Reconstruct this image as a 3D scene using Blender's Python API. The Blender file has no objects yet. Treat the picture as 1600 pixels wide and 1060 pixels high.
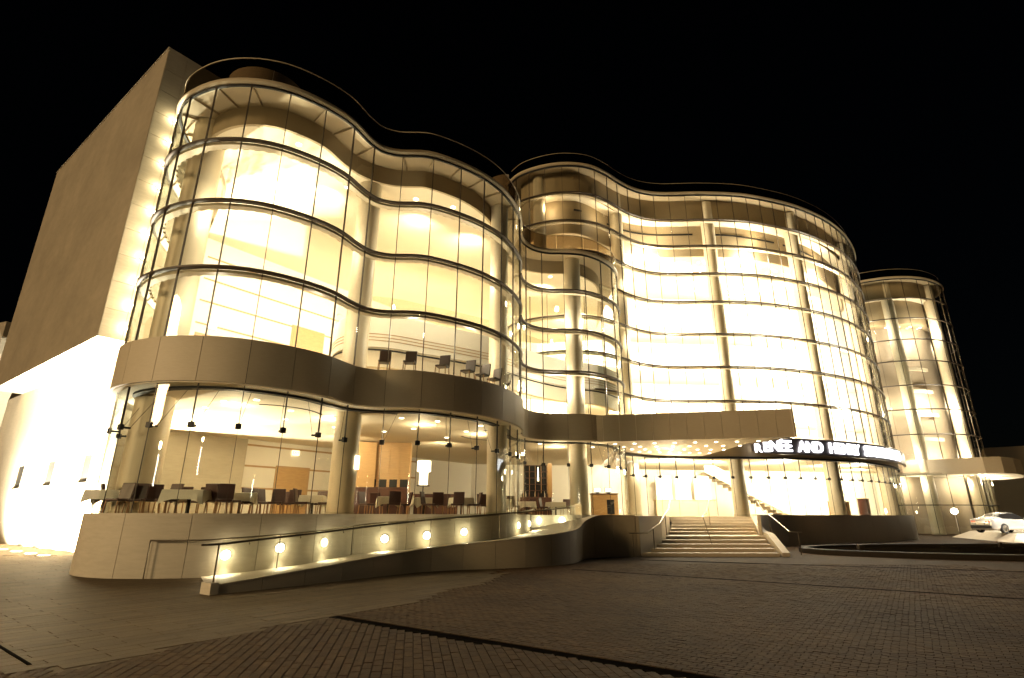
import bpy, bmesh, math, random
import numpy as np
from mathutils import Vector, Matrix, noise
random.seed(7)
R = math.radians
scene = bpy.context.scene
C = scene.collection

# ---------------------------------------------------------------- camera
EYE = 1.65
cam_d = bpy.data.cameras.new("camera")
cam = bpy.data.objects.new("camera", cam_d)
C.objects.link(cam)
cam_d.sensor_width = 36
cam_d.lens = 849.1 / 1600 * 36
cam_d.clip_start = 0.05
cam_d.clip_end = 2000
cam.matrix_world = (Matrix.Translation((0, 0, EYE)) @ Matrix.Rotation(math.pi / 2 + 0.3128, 4, 'X')
                    @ Matrix.Rotation(0.0034, 4, 'Z'))
scene.camera = cam

# ---------------------------------------------------------------- world, sun, exposure (night)
SUN_EL, SUN_AZ = R(13), R(233)          # glow of the town, from behind the camera on its left
world = bpy.data.worlds.new("World")
scene.world = world
world.use_nodes = True
wn = world.node_tree
bg = wn.nodes["Background"]
sky = wn.nodes.new("ShaderNodeTexSky")
sky.sky_type = 'NISHITA'
sky.sun_disc = False
sky.sun_elevation = SUN_EL
sky.sun_rotation = SUN_AZ
wn.links.new(sky.outputs[0], bg.inputs[0])
bg.inputs[1].default_value = 0.00012
sun_d = bpy.data.lights.new("sun", 'SUN')
sun_d.energy = 0.86
sun_d.angle = R(12)
sun_d.color = (1.0, 0.68, 0.35)
sun = bpy.data.objects.new("sun", sun_d)
C.objects.link(sun)
sdir = Vector((math.sin(SUN_AZ) * math.cos(SUN_EL), math.cos(SUN_AZ) * math.cos(SUN_EL), math.sin(SUN_EL)))
sun.rotation_euler = sdir.to_track_quat('Z', 'Y').to_euler()
vs = scene.view_settings
vs.view_transform = 'Standard'
vs.look = 'None'
vs.exposure = 0.9
vs.gamma = 1.0
vs.use_curve_mapping = False
cy = scene.cycles
cy.max_bounces = 10
cy.diffuse_bounces = 4
cy.glossy_bounces = 3
cy.transmission_bounces = 4
cy.transparent_max_bounces = 40
cy.sample_clamp_indirect = 6.0
cy.caustics_reflective = False
cy.caustics_refractive = False
cy.use_denoising = True

WARM = (1.0, 0.86, 0.62)
WARM2 = (1.0, 0.74, 0.40)

# ---------------------------------------------------------------- materials
def nm(name):
    m = bpy.data.materials.new(name)
    m.use_nodes = True
    return m, m.node_tree.nodes, m.node_tree.links, m.node_tree.nodes["Principled BSDF"]

def mat(name, col, rough=0.6, metal=0.0, var=0.12, scale=3.0, stretch=(1, 1, 1), bump=0.0, bscale=40.0, island=0.0,
        spec=0.5, stain=0.0):
    m, n, l, b = nm(name)
    b.inputs["Roughness"].default_value = rough
    b.inputs["Metallic"].default_value = metal
    b.inputs["Specular IOR Level"].default_value = spec
    tc = n.new("ShaderNodeNewGeometry")
    mp = n.new("ShaderNodeMapping")
    mp.inputs["Scale"].default_value = stretch
    l.new(tc.outputs["Position"], mp.inputs[0])
    nz = n.new("ShaderNodeTexNoise")
    nz.inputs["Scale"].default_value = scale
    nz.inputs["Detail"].default_value = 6
    nz.inputs["Roughness"].default_value = 0.65
    l.new(mp.outputs[0], nz.inputs[0])
    rp = n.new("ShaderNodeMapRange")
    rp.inputs[1].default_value = 0.25
    rp.inputs[2].default_value = 0.75
    rp.inputs[3].default_value = 1 - var
    rp.inputs[4].default_value = 1 + var
    l.new(nz.outputs[0], rp.inputs[0])
    fac = rp.outputs[0]
    if stain:
        n2 = n.new("ShaderNodeTexNoise")
        n2.inputs["Scale"].default_value = 0.35
        n2.inputs["Detail"].default_value = 4
        l.new(tc.outputs["Position"], n2.inputs[0])
        r2 = n.new("ShaderNodeMapRange")
        r2.inputs[1].default_value = 0.3
        r2.inputs[2].default_value = 0.7
        r2.inputs[3].default_value = 1 - stain
        r2.inputs[4].default_value = 1 + stain
        l.new(n2.outputs[0], r2.inputs[0])
        mm = n.new("ShaderNodeMath"); mm.operation = 'MULTIPLY'
        l.new(fac, mm.inputs[0]); l.new(r2.outputs[0], mm.inputs[1])
        fac = mm.outputs[0]
    if island:
        ad = n.new("ShaderNodeMath"); ad.operation = 'ADD'
        oi = n.new("ShaderNodeObjectInfo")
        l.new(tc.outputs["Random Per Island"], ad.inputs[0])
        l.new(oi.outputs["Random"], ad.inputs[1])
        fr = n.new("ShaderNodeMath"); fr.operation = 'FRACT'
        l.new(ad.outputs[0], fr.inputs[0])
        ri = n.new("ShaderNodeMapRange")
        ri.inputs[3].default_value = 1 - island
        ri.inputs[4].default_value = 1 + island
        l.new(fr.outputs[0], ri.inputs[0])
        m2 = n.new("ShaderNodeMath"); m2.operation = 'MULTIPLY'
        l.new(fac, m2.inputs[0]); l.new(ri.outputs[0], m2.inputs[1])
        fac = m2.outputs[0]
    vm = n.new("ShaderNodeVectorMath"); vm.operation = 'SCALE'
    vm.inputs[0].default_value = col
    l.new(fac, vm.inputs["Scale"])
    l.new(vm.outputs[0], b.inputs["Base Color"])
    if bump:
        n3 = n.new("ShaderNodeTexNoise")
        n3.inputs["Scale"].default_value = bscale
        n3.inputs["Detail"].default_value = 5
        l.new(mp.outputs[0], n3.inputs[0])
        bp = n.new("ShaderNodeBump")
        bp.inputs["Strength"].default_value = bump
        bp.inputs["Distance"].default_value = 0.02
        l.new(n3.outputs[0], bp.inputs["Height"])
        l.new(bp.outputs[0], b.inputs["Normal"])
    return m

def emit(name, col, s):
    m, n, l, b = nm(name)
    b.inputs["Base Color"].default_value = (*col, 1)
    b.inputs["Emission Color"].default_value = (*col, 1)
    b.inputs["Emission Strength"].default_value = s
    return m

def glass(name, tint, f0=0.035, rough=0.0):
    m = bpy.data.materials.new(name)
    m.use_nodes = True
    n, l = m.node_tree.nodes, m.node_tree.links
    n.clear()
    out = n.new("ShaderNodeOutputMaterial")
    tr = n.new("ShaderNodeBsdfTransparent"); tr.inputs[0].default_value = (*tint, 1)
    gl = n.new("ShaderNodeBsdfGlossy"); gl.inputs["Roughness"].default_value = rough
    gl.inputs[0].default_value = (0.95, 0.97, 0.95, 1)
    lw = n.new("ShaderNodeLayerWeight"); lw.inputs[0].default_value = 0.5
    pw = n.new("ShaderNodeMath"); pw.operation = 'POWER'; pw.inputs[1].default_value = 5
    l.new(lw.outputs["Facing"], pw.inputs[0])
    mr = n.new("ShaderNodeMapRange"); mr.inputs[3].default_value = f0; mr.inputs[4].default_value = 0.8
    l.new(pw.outputs[0], mr.inputs[0])
    mx = n.new("ShaderNodeMixShader")
    l.new(mr.outputs[0], mx.inputs[0]); l.new(tr.outputs[0], mx.inputs[1]); l.new(gl.outputs[0], mx.inputs[2])
    # a slow ripple in the panes, as rolled and bent glass has
    g = n.new("ShaderNodeNewGeometry")
    nz = n.new("ShaderNodeTexNoise"); nz.inputs["Scale"].default_value = 1.3; nz.inputs["Detail"].default_value = 1
    l.new(g.outputs["Position"], nz.inputs[0])
    bp = n.new("ShaderNodeBump"); bp.inputs["Strength"].default_value = 0.25; bp.inputs["Distance"].default_value = 0.03
    l.new(nz.outputs[0], bp.inputs["Height"]); l.new(bp.outputs[0], gl.inputs["Normal"])
    l.new(mx.outputs[0], out.inputs[0])
    return m

M = {}
M['stone'] = mat("limestone", (0.44, 0.385, 0.29), 0.75, var=0.10, scale=2.2, stretch=(1, 1, 6), bump=0.25, bscale=30, stain=0.10)
M['stone_wall'] = mat("limestone_wall", (0.40, 0.345, 0.25), 0.8, var=0.10, scale=1.4, stretch=(1, 1, 1.6), bump=0.3, bscale=18, stain=0.12)
M['fascia'] = mat("fascia_stone", (0.40, 0.335, 0.235), 0.55, var=0.07, scale=5, stretch=(1, 1, 9), bump=0.12, bscale=30, stain=0.06)
M['white'] = mat("white_plaster", (0.76, 0.71, 0.60), 0.7, var=0.03, scale=1.0)
M['ceil'] = mat("ceiling_plaster", (0.74, 0.65, 0.49), 0.7, var=0.03, scale=1.0)
M['bulk'] = mat("bulkhead_plaster", (0.37, 0.285, 0.17), 0.6, var=0.05, scale=1.0)
M['dark'] = mat("dark_metal", (0.035, 0.026, 0.017), 0.4, 0.3, var=0.1)
M['slot'] = mat("black_slot", (0.006, 0.005, 0.004), 0.6, var=0.1)
M['ring'] = mat("bronze_metal", (0.060, 0.041, 0.025), 0.5, 0.2, var=0.08)
M['ringin'] = mat("beige_metal", (0.55, 0.47, 0.33), 0.5, var=0.05)
M['steel'] = mat("brushed_steel", (0.50, 0.45, 0.36), 0.3, 0.9, var=0.05)
M['rail'] = mat("handrail_metal", (0.16, 0.13, 0.09), 0.3, 0.8, var=0.05)
M['col'] = mat("column_stone", (0.70, 0.60, 0.43), 0.45, var=0.05, scale=2)
M['wood'] = mat("maple_wood", (0.46, 0.28, 0.12), 0.45, var=0.16, scale=3, stretch=(1, 1, 7))
M['strip'] = mat("wood_strip", (0.42, 0.27, 0.13), 0.5, var=0.12, scale=3)
M['darkwood'] = mat("dark_red_wood", (0.10, 0.040, 0.025), 0.4, var=0.15, scale=4)
M['chair'] = mat("dark_red_leather", (0.058, 0.022, 0.015), 0.4, var=0.12, scale=6, bump=0.1)
M['chair2'] = mat("brown_leather", (0.055, 0.028, 0.014), 0.45, var=0.10, scale=6, bump=0.1)
M['legw'] = mat("chair_leg_wood", (0.36, 0.2, 0.09), 0.45, var=0.1)
M['cloth'] = mat("white_cloth", (0.72, 0.68, 0.57), 0.85, var=0.05, scale=8)
M['floor'] = mat("lobby_floor", (0.42, 0.34, 0.23), 0.3, var=0.08, scale=1.2)
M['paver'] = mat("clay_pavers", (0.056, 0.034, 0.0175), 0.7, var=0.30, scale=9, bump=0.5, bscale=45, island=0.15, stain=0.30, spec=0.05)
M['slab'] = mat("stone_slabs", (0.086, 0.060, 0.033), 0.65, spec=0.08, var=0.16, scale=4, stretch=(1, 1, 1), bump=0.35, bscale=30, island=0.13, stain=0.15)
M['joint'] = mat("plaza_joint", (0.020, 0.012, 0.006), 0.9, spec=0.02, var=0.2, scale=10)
M['groove'] = mat("drain_iron", (0.008, 0.007, 0.006), 0.9, 0.0, var=0.2, scale=10, spec=0.0)
M['stair'] = mat("stair_granite", (0.42, 0.35, 0.25), 0.6, var=0.10, scale=9, bump=0.15)
M['basin'] = mat("basin_stone", (0.022, 0.017, 0.012), 0.6, spec=0.06, var=0.15, scale=5)
M['water'] = mat("dark_gravel", (0.007, 0.005, 0.003), 0.9, spec=0.0, var=0.1, scale=1.0, bump=0.2, bscale=4)
M['signface'] = mat("sign_band", (0.085, 0.074, 0.078), 0.35, 0.2, var=0.08)
M['glass'] = glass("clear_glass", (0.955, 0.965, 0.94), 0.045)
M['glass2'] = glass("parapet_glass", (0.93, 0.94, 0.90), 0.03)
M['parapet'] = glass("tinted_parapet_glass", (0.60, 0.54, 0.45), 0.05)
M['panel'] = mat("grey_beige_panel", (0.27, 0.215, 0.15), 0.6, var=0.06, scale=1.0)
M['far'] = mat("far_wall", (0.34, 0.26, 0.15), 0.8, var=0.06, scale=0.5)
M['drive'] = mat("drive_concrete", (0.50, 0.43, 0.33), 0.6, var=0.08, scale=2)
M['asphalt'] = mat("asphalt", (0.05, 0.042, 0.032), 0.7, var=0.2, scale=8)
M['carpaint'] = mat("silver_paint", (0.62, 0.60, 0.56), 0.22, 0.55, var=0.02)
M['carglass'] = mat("tinted_glass", (0.012, 0.011, 0.010), 0.12, var=0.02)
M['rubber'] = mat("rubber", (0.015, 0.014, 0.013), 0.8)
M['taillight'] = emit("tail_lamp", (0.75, 0.16, 0.08), 0.25)
M['lampglow'] = emit("lamp_glow", (1.0, 0.90, 0.66), 22)
M['discglow'] = emit("disc_glow", (1.0, 0.94, 0.74), 6)
M['letter'] = emit("letter_glow", (0.94, 0.95, 1.0), 3.0)
M['downglow'] = emit("downlight_glow", (1.0, 0.90, 0.66), 6)
M['starglow'] = emit("star_glow", (0.92, 0.93, 1.0), 5)
M['shade'] = emit("lamp_shade", (1.0, 0.90, 0.66), 2.2)
M['exitglow'] = emit("exit_glow", (1.0, 0.86, 0.55), 1.3)
M['exitred'] = emit("exit_letter", (0.75, 0.25, 0.10), 0.5)
M['screen'] = emit("screen_glow", (1.0, 0.95, 0.85), 1.4)
M['tube'] = emit("tube_glow", (1.0, 0.92, 0.72), 30)

# ---------------------------------------------------------------- helpers
def link(o, parent=None):
    C.objects.link(o)
    if parent:
        o.parent = parent
    return o

def tag(o, label=None, cat=None, group=None, kind=None):
    if label: o['label'] = label
    if cat: o['category'] = cat
    if group: o['group'] = group
    if kind: o['kind'] = kind
    return o

def empty(name, loc=(0, 0, 0), rz=0, label=None, cat=None, group=None):
    o = bpy.data.objects.new(name, None)
    o.empty_display_size = 0.2
    o.location = loc
    o.rotation_euler = (0, 0, rz)
    C.objects.link(o)
    return tag(o, label, cat, group)

class MB:
    def __init__(s):
        s.v = []; s.f = []; s.smooth = False
    def quadstrip(s, rows, closed_u=False, closed_v=False):
        """rows: list of lists of points (same length)"""
        n = len(rows[0]); base = len(s.v)
        for r in rows: s.v += [tuple(p) for p in r]
        nr = len(rows)
        for i in range(nr if closed_u else nr - 1):
            a = base + i * n; b = base + ((i + 1) % nr) * n
            for j in range(n if closed_v else n - 1):
                k = (j + 1) % n
                s.f.append((a + j, b + j, b + k, a + k))
        return s
    def poly(s, pts):
        b = len(s.v); s.v += [tuple(p) for p in pts]; s.f.append(tuple(range(b, b + len(pts)))); return s
    def box(s, x0, x1, y0, y1, z0, z1):
        return s.hexa([(x0, y0), (x1, y0), (x1, y1), (x0, y1)], z0, z1)
    def hexa(s, q, z0, z1, ztop=None):
        """prism over polygon q (ccw), z0..z1"""
        n = len(q); b = len(s.v)
        s.v += [(p[0], p[1], z0) for p in q]
        s.v += [(p[0], p[1], (ztop[i] if ztop else z1)) for i, p in enumerate(q)]
        s.f.append(tuple(range(b + n - 1, b - 1, -1)))
        s.f.append(tuple(range(b + n, b + 2 * n)))
        for i in range(n):
            j = (i + 1) % n
            s.f.append((b + i, b + j, b + n + j, b + n + i))
        return s
    def obox(s, c, ux, hx, hy, z0, z1):
        """box centred at c (xy), long axis ux, half sizes"""
        ux = Vector(ux[:2]).normalized(); uy = Vector((-ux.y, ux.x)); c = Vector(c[:2])
        return s.hexa([c - ux * hx - uy * hy, c + ux * hx - uy * hy, c + ux * hx + uy * hy, c - ux * hx + uy * hy], z0, z1)
    def cyl(s, c, r, z0, z1, n=24, r1=None):
        r1 = r if r1 is None else r1
        b = len(s.v)
        for k in range(n):
            a = 2 * math.pi * k / n
            s.v.append((c[0] + r * math.cos(a), c[1] + r * math.sin(a), z0))
        for k in range(n):
            a = 2 * math.pi * k / n
            s.v.append((c[0] + r1 * math.cos(a), c[1] + r1 * math.sin(a), z1))
        s.f.append(tuple(range(b + n - 1, b - 1, -1)))
        s.f.append(tuple(range(b + n, b + 2 * n)))
        for k in range(n):
            j = (k + 1) % n
            s.f.append((b + k, b + j, b + n + j, b + n + k))
        return s
    def tube(s, pts, r, n=8, caps=True):
        pts = [Vector(p) for p in pts]; rows = []
        for i, p in enumerate(pts):
            t = (pts[min(i + 1, len(pts) - 1)] - pts[max(i - 1, 0)])
            if t.length < 1e-9: t = Vector((0, 0, 1))
            t.normalize()
            up = Vector((0, 0, 1)) if abs(t.z) < 0.95 else Vector((1, 0, 0))
            a = t.cross(up).normalized(); b = a.cross(t)
            rows.append([p + a * (r * math.cos(q)) + b * (r * math.sin(q)) for q in [2 * math.pi * k / n for k in range(n)]])
        b0 = len(s.v)
        s.quadstrip(rows, closed_v=True)
        if caps:
            s.f.append(tuple(range(b0, b0 + n)))
            e = b0 + (len(pts) - 1) * n
            s.f.append(tuple(range(e + n - 1, e - 1, -1)))
        return s
    def build(s, name, m, parent=None, smooth=False, bevel=0.0, loc=None, auto=None):
        me = bpy.data.meshes.new(name)
        me.from_pydata(s.v, [], s.f)
        bm = bmesh.new(); bm.from_mesh(me)
        if bevel:
            bmesh.ops.bevel(bm, geom=[e for e in bm.edges if len(e.link_faces) == 2 and e.calc_face_angle(0) > 0.5],
                            offset=bevel, segments=2, affect='EDGES', profile=0.6, clamp_overlap=True)
        bmesh.ops.triangulate(bm, faces=[f for f in bm.faces if len(f.verts) > 4])
        bmesh.ops.recalc_face_normals(bm, faces=bm.faces)
        if smooth:
            for f in bm.faces: f.smooth = True
            for e in bm.edges:
                if len(e.link_faces) == 2 and e.calc_face_angle(0) > R(38): e.smooth = False
        bm.to_mesh(me); bm.free()
        me.materials.append(M[m] if isinstance(m, str) else m)
        o = bpy.data.objects.new(name, me)
        if loc: o.location = loc
        return link(o, parent)

def copy_tree(o, parent=None):
    c = o.copy(); C.objects.link(c)
    if parent: c.parent = parent
    for ch in list(o.children):
        if ch is not c: copy_tree(ch, c)
    return c

def lamp(kind, loc, power, col=WARM, size=0.12, parent=None, aim=None, spot=110, blend=0.6, sy=None):
    d = bpy.data.lights.new("lamp_light", kind)
    d.energy = power
    d.color = col
    if kind == 'AREA':
        d.shape = 'RECTANGLE' if sy else 'DISK'
        d.size = size
        if sy: d.size_y = sy
    else:
        d.shadow_soft_size = size
    if kind == 'SPOT':
        d.spot_size = R(spot); d.spot_blend = blend
    o = bpy.data.objects.new("lamp_light", d)
    o.location = loc
    if aim is not None:
        o.rotation_euler = (-(Vector(aim))).to_track_quat('Z', 'Y').to_euler()
    link(o, parent)
    return o

class Curve:
    def __init__(s, pts, step=0.05):
        P = [Vector(p) for p in pts]; P = [P[0] * 2 - P[1]] + P + [P[-1] * 2 - P[-2]]
        out = []
        for i in range(1, len(P) - 2):
            p0, p1, p2, p3 = P[i - 1:i + 3]
            # centripetal catmull-rom
            t0 = 0; t1 = t0 + (p1 - p0).length ** .5; t2 = t1 + (p2 - p1).length ** .5; t3 = t2 + (p3 - p2).length ** .5
            n = max(4, int((p2 - p1).length / step))
            for k in range(n):
                t = t1 + (t2 - t1) * k / n
                A1 = p0 * ((t1 - t) / (t1 - t0)) + p1 * ((t - t0) / (t1 - t0))
                A2 = p1 * ((t2 - t) / (t2 - t1)) + p2 * ((t - t1) / (t2 - t1))
                A3 = p2 * ((t3 - t) / (t3 - t2)) + p3 * ((t - t2) / (t3 - t2))
                B1 = A1 * ((t2 - t) / (t2 - t0)) + A2 * ((t - t0) / (t2 - t0))
                B2 = A2 * ((t3 - t) / (t3 - t1)) + A3 * ((t - t1) / (t3 - t1))
                out.append(B1 * ((t2 - t) / (t2 - t1)) + B2 * ((t - t1) / (t2 - t1)))
        out.append(P[-2])
        a = np.array([(p.x, p.y) for p in out])
        for _ in range(6):                      # light smoothing of the plan
            b = a.copy(); b[1:-1] = (a[:-2] + 2 * a[1:-1] + a[2:]) / 4; a = b
        s.a = a
        s.s = np.concatenate([[0], np.cumsum(np.hypot(*np.diff(a, axis=0).T))])
        s.L = s.s[-1]
        t = np.gradient(a, axis=0)
        k = 9                                   # tangents smoothed a little
        pad = np.pad(t, ((k, k), (0, 0)), mode='edge')
        t = sum(pad[i:i + len(t)] for i in range(2 * k + 1))
        t /= np.linalg.norm(t, axis=1)[:, None]
        s.n = np.stack([t[:, 1], -t[:, 0]], 1)  # outward = towards the plaza
    def at(s, q, off=0.0):
        x = np.interp(q, s.s, s.a[:, 0]); y = np.interp(q, s.s, s.a[:, 1])
        nx = np.interp(q, s.s, s.n[:, 0]); ny = np.interp(q, s.s, s.n[:, 1])
        d = math.hypot(nx, ny) or 1
        return (float(x + off * nx / d), float(y + off * ny / d))
    def tan(s, q):
        a = s.at(max(0, q - .05)); b = s.at(min(s.L, q + .05))
        v = Vector((b[0] - a[0], b[1] - a[1])); return v.normalized()
    def near(s, x, y):
        return float(s.s[np.argmin((s.a[:, 0] - x) ** 2 + (s.a[:, 1] - y) ** 2)])

def sweep(mb, cv, s0, s1, prof, step=0.3, closed=True, zf=None):
    n = max(2, int(abs(s1 - s0) / step) + 1)
    rows = []
    for i in range(n + 1):
        q = s0 + (s1 - s0) * i / n
        dz = zf(q) if zf else 0
        rows.append([(*cv.at(q, o), z + dz) for o, z in prof])
    b = len(mb.v)
    mb.quadstrip(rows, closed_v=closed)
    if closed:
        k = len(prof)
        mb.f.append(tuple(range(b, b + k)))
        e = b + n * k
        mb.f.append(tuple(range(e + k - 1, e - 1, -1)))
    return mb

def rect(o0, o1, z0, z1):
    return [(o0, z0), (o1, z0), (o1, z1), (o0, z1)]

# ---------------------------------------------------------------- measured plans (metres, camera at the origin)
CA = Curve([(-15.3, 22.6), (-14.4, 21.2), (-13.95, 19.9), (-13.6, 18.6), (-12.9, 17.35), (-11.45, 16.46), (-10.1, 16.2), (-8.7, 16.42),
            (-7.5, 17.18), (-6.6, 18.2), (-6.08, 19.45), (-5.72, 20.0), (-5.1, 20.3), (-3.74, 20.4), (-2.48, 21.08),
            (-1.36, 22.03), (-0.52, 23.15), (0.1, 24.6), (0.40, 25.9), (0.40, 27.0)])
CB = Curve([(0.42, 27.4), (0.55, 28.2), (0.97, 28.95), (1.5, 29.42), (2.2, 29.67), (3.2, 29.7), (4.14, 29.85), (5.0, 30.3), (5.9, 31.16),
            (6.55, 32.1), (6.95, 33.2), (7.1, 34.2)])
CC = Curve([(-0.4, 36.6), (0.5, 35.3), (1.5, 34.6), (2.95, 34.05), (4.3, 33.95), (5.7, 34.25), (7.0, 35.1), (8.1, 36.1), (9.2, 36.95),
            (10.3, 37.5), (11.6, 37.78), (13.1, 37.78), (14.4, 37.7), (15.6, 37.7), (18.2, 37.9), (20.2, 38.4), (22.7, 39.25),
            (24.5, 40.1), (27, 41.6), (29.5, 43.6), (32, 46.2), (34.2, 49.2), (35.4, 51.8), (36.0, 55), (36.0, 58)])
CD = Curve([(36.3, 57.2), (37.5, 55.5), (38.6, 54.6), (40.3, 53.85), (42.2, 53.6), (44.3, 53.9), (46.5, 54.9), (48.2, 56.2), (49.3, 57.8), (49.7, 59.0)])
K = [6.93, 9.34, 11.83, 14.30, 16.85, 19.15, 21.48, 23.75, 26.1]      # ring heights
SOF = 5.50
FLOOR = 1.60
BD = Vector((0.601, 0.799)); SD = Vector((-0.799, 0.601)); BC = Vector((-18.98, 23.63))   # stone block: front direction, side direction, corner
def W(t, out=0.0):
    p = BC + BD * t + Vector((0.799, -0.601)) * out
    return (p.x, p.y)

# ================================================================= THE CONCERT HALL
hall = empty("concert_hall", (0, 24, 0), 0,
             "long concert hall with rippling glass front, glowing lobbies and a tall stone block", "building")
HL = Vector((0, 24, 0))
class Part(MB):
    """a mesh given in world coordinates, parented under the hall (or one of its parts)"""
    def build(s, name, m, parent=None, **k):
        o = MB.build(s, name, m, None, **k)
        p = parent or hall
        o.parent = p
        if p is hall: o.matrix_parent_inverse = Matrix.Translation(-HL)
        return o

# ---- stone block at the left end
def blk(t, u):
    p = BC + BD * t + SD * u
    return (p.x, p.y)
ZB0, ZB1 = 9.38, 26.1
b = Part(); b.hexa([blk(0, 0), blk(30, 0), blk(30, 19.3), blk(0, 19.3)][::1], ZB0, ZB1)
block = b.build("stone_block", 'stone_wall')
block['label'] = "tall windowless stone block with a sharp corner"
b = Part()
for t0, t1 in [(0, 30)]:
    b.hexa([blk(-.04, -.04), blk(30, -.04), blk(30, 19.34), blk(-.04, 19.34)], ZB1, ZB1 + .06)
b.build("coping", 'stone', block)
# stone panels on its lit narrow face (real joints)
hN = Vector((0.799, -0.601))
nrow = 12
for i in range(nrow):
    z0 = ZB0 + (ZB1 - ZB0) * i / nrow; z1 = ZB0 + (ZB1 - ZB0) * (i + 1) / nrow
    for t0, t1 in [(0.02, .95), (.97, 2.25), (2.27, 3.6)]:
        q = [W(t0, .001), W(t1, .001), W(t1, .03), W(t0, .03)]
        p = Part(); p.hexa(q[::-1], z0 + .012, z1 - .012)
        p.build("stone_panel", 'stone', block)
# lower recessed wall, washed by the lamps in the ground
def low(t, u, d=1.6):
    p = BC + SD * u + BD * (d + t)
    return (p.x, p.y)
slots = [(3.16, .72), (8.7, .80), (14.6, .85)]
lowp = Part()
edges = [-0.3]
for u, w in slots: edges += [u - w, u + w]
edges.append(26)
SZ0, SZ1 = 3.04, 4.38
for i in range(len(edges) - 1):
    u0, u1 = edges[i], edges[i + 1]
    if i % 2 == 0:
        lowp.hexa([low(0, u0), low(.5, u0), low(.5, u1), low(0, u1)], -.02, ZB0)
    else:
        lowp.hexa([low(0, u0), low(.5, u0), low(.5, u1), low(0, u1)], -.02, SZ0)
        lowp.hexa([low(0, u0), low(.5, u0), low(.5, u1), low(0, u1)], SZ1, ZB0)
lw = lowp.build("washed_wall", 'stone')
lw['label'] = "pale lower wall brightly washed with light from the ground"
p = Part(); p.hexa([low(0, -.3), low(6, -.3), low(6, -.1), low(0, -.1)], -.02, ZB0); p.build("wall_return", 'stone', lw)
for u, w in slots:
    p = Part(); p.hexa([low(.11, u - w), low(.16, u - w), low(.16, u + w), low(.11, u + w)], SZ0, SZ1)
    p.build("slit_window", 'slot', lw)
    for du in (-w, w - .04):
        p = Part(); p.hexa([low(.02, u + du), low(.11, u + du), low(.11, u + du + .04), low(.02, u + du + .04)], SZ0 + .002, SZ1 - .002)
        p.build("window_jamb", 'bulk', lw)

# ---- a glazed wing
def wing(name, cv, s0, s1, bays, rings, zroof, lower_z0, lower_off, mull_r, pane_rows, roof_over, ring_sc=1.0, label=None, sof=SOF,
         s_low=None, fascia=True, fas_off=0.10, shift=0.0, top_step=None, ref_pane=True):
    """returns the part that carries everything; s0..s1 range on the plan curve"""
    Z = list(rings) + [zroof]
    rim = Part()
    # roof edge: rounded lip that runs round the whole wing
    pr = [(roof_over - .30, zroof - .10), (roof_over - .06, zroof - .10), (roof_over, zroof - .03), (roof_over, zroof + .05),
          (roof_over - .05, zroof + .13), (roof_over - .30, zroof + .15)]
    sweep(rim, cv, s0, s1, pr, .3)
    part = rim.build(name, 'ringin', smooth=True)
    part['label'] = label
    q = Part(); sweep(q, cv, s0, s1, rect(-.06, roof_over - .10, zroof - .19, zroof - .105), .3); q.build("shadow_gap", 'slot', part, smooth=True)
    for z in rings[(0 if not fascia else 1):]:
        r = Part()
        h = .055 * ring_sc
        sweep(r, cv, s0, s1, [(-.03, z - h), (.07, z - h), (.12, z - h * .4), (.12, z + h * .4), (.07, z + h), (-.03, z + h)], .3)
        ro = r.build("ring_beam", 'ring', part, smooth=True)
        if name == "glass_tower": continue
        r2 = Part()
        sweep(r2, cv, s0, s1, [(-.30, z - h * 2.6), (-.05, z - h * 2.6), (-.05, z - h * 1.0), (-.30, z - h * 1.0)], .3)
        # perforated inner shelf: short lugs under it
        r2.build("inner_shelf", 'ringin', part, smooth=True)
        if ring_sc < 1.13: continue
        lug = Part(); qn = int((s1 - s0) / .42)
        for k in range(qn):
            sq = s0 + .2 + k * .42
            c = cv.at(sq, -.33); t = cv.tan(sq)
            lug.obox(c, t, .09, .025, z - h * 2.4, z - h * 1.2)
        lo = lug.build("shelf_lug", 'bulk', part); lo['kind'] = 'stuff'
    # mullions + panes
    qs = [s0 + (s1 - s0) * i / bays for i in range(bays + 1)]
    for i, sq in enumerate(qs):
        c = cv.at(sq, .02); t = cv.tan(sq)
        mu = Part(); mu.obox(c, t, mull_r, .035, rings[0] if fascia else sof, zroof - .19)
        mu.build("mullion", 'ring', part)
    stuff = Part()
    for ri in range(len(Z) - 1):
        z0, z1 = Z[ri] + .05, Z[ri + 1] - .05
        if ri == len(Z) - 2: z1 = zroof - .19
        for i in range(bays):
            a, bq = qs[i] + mull_r + .004, qs[i + 1] - mull_r - .004
            mb = Part() if ri < pane_rows else stuff
            n = 4
            rows = [[(*cv.at(a + (bq - a) * k / n, o), z) for o, z in rect(0.0, .024, z0, z1)] for k in range(n + 1)]
            b0 = len(mb.v)
            mb.quadstrip(rows, closed_v=True)
            mb.f.append((b0, b0 + 1, b0 + 2, b0 + 3)); e = b0 + n * 4
            mb.f.append((e + 3, e + 2, e + 1, e))
            if ri < pane_rows:
                mb.build("glass_pane", 'glass', part, smooth=True)
    if stuff.v:
        o = stuff.build("glass_pane", 'glass', part, smooth=True); o['kind'] = 'stuff'
    return part, qs

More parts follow.
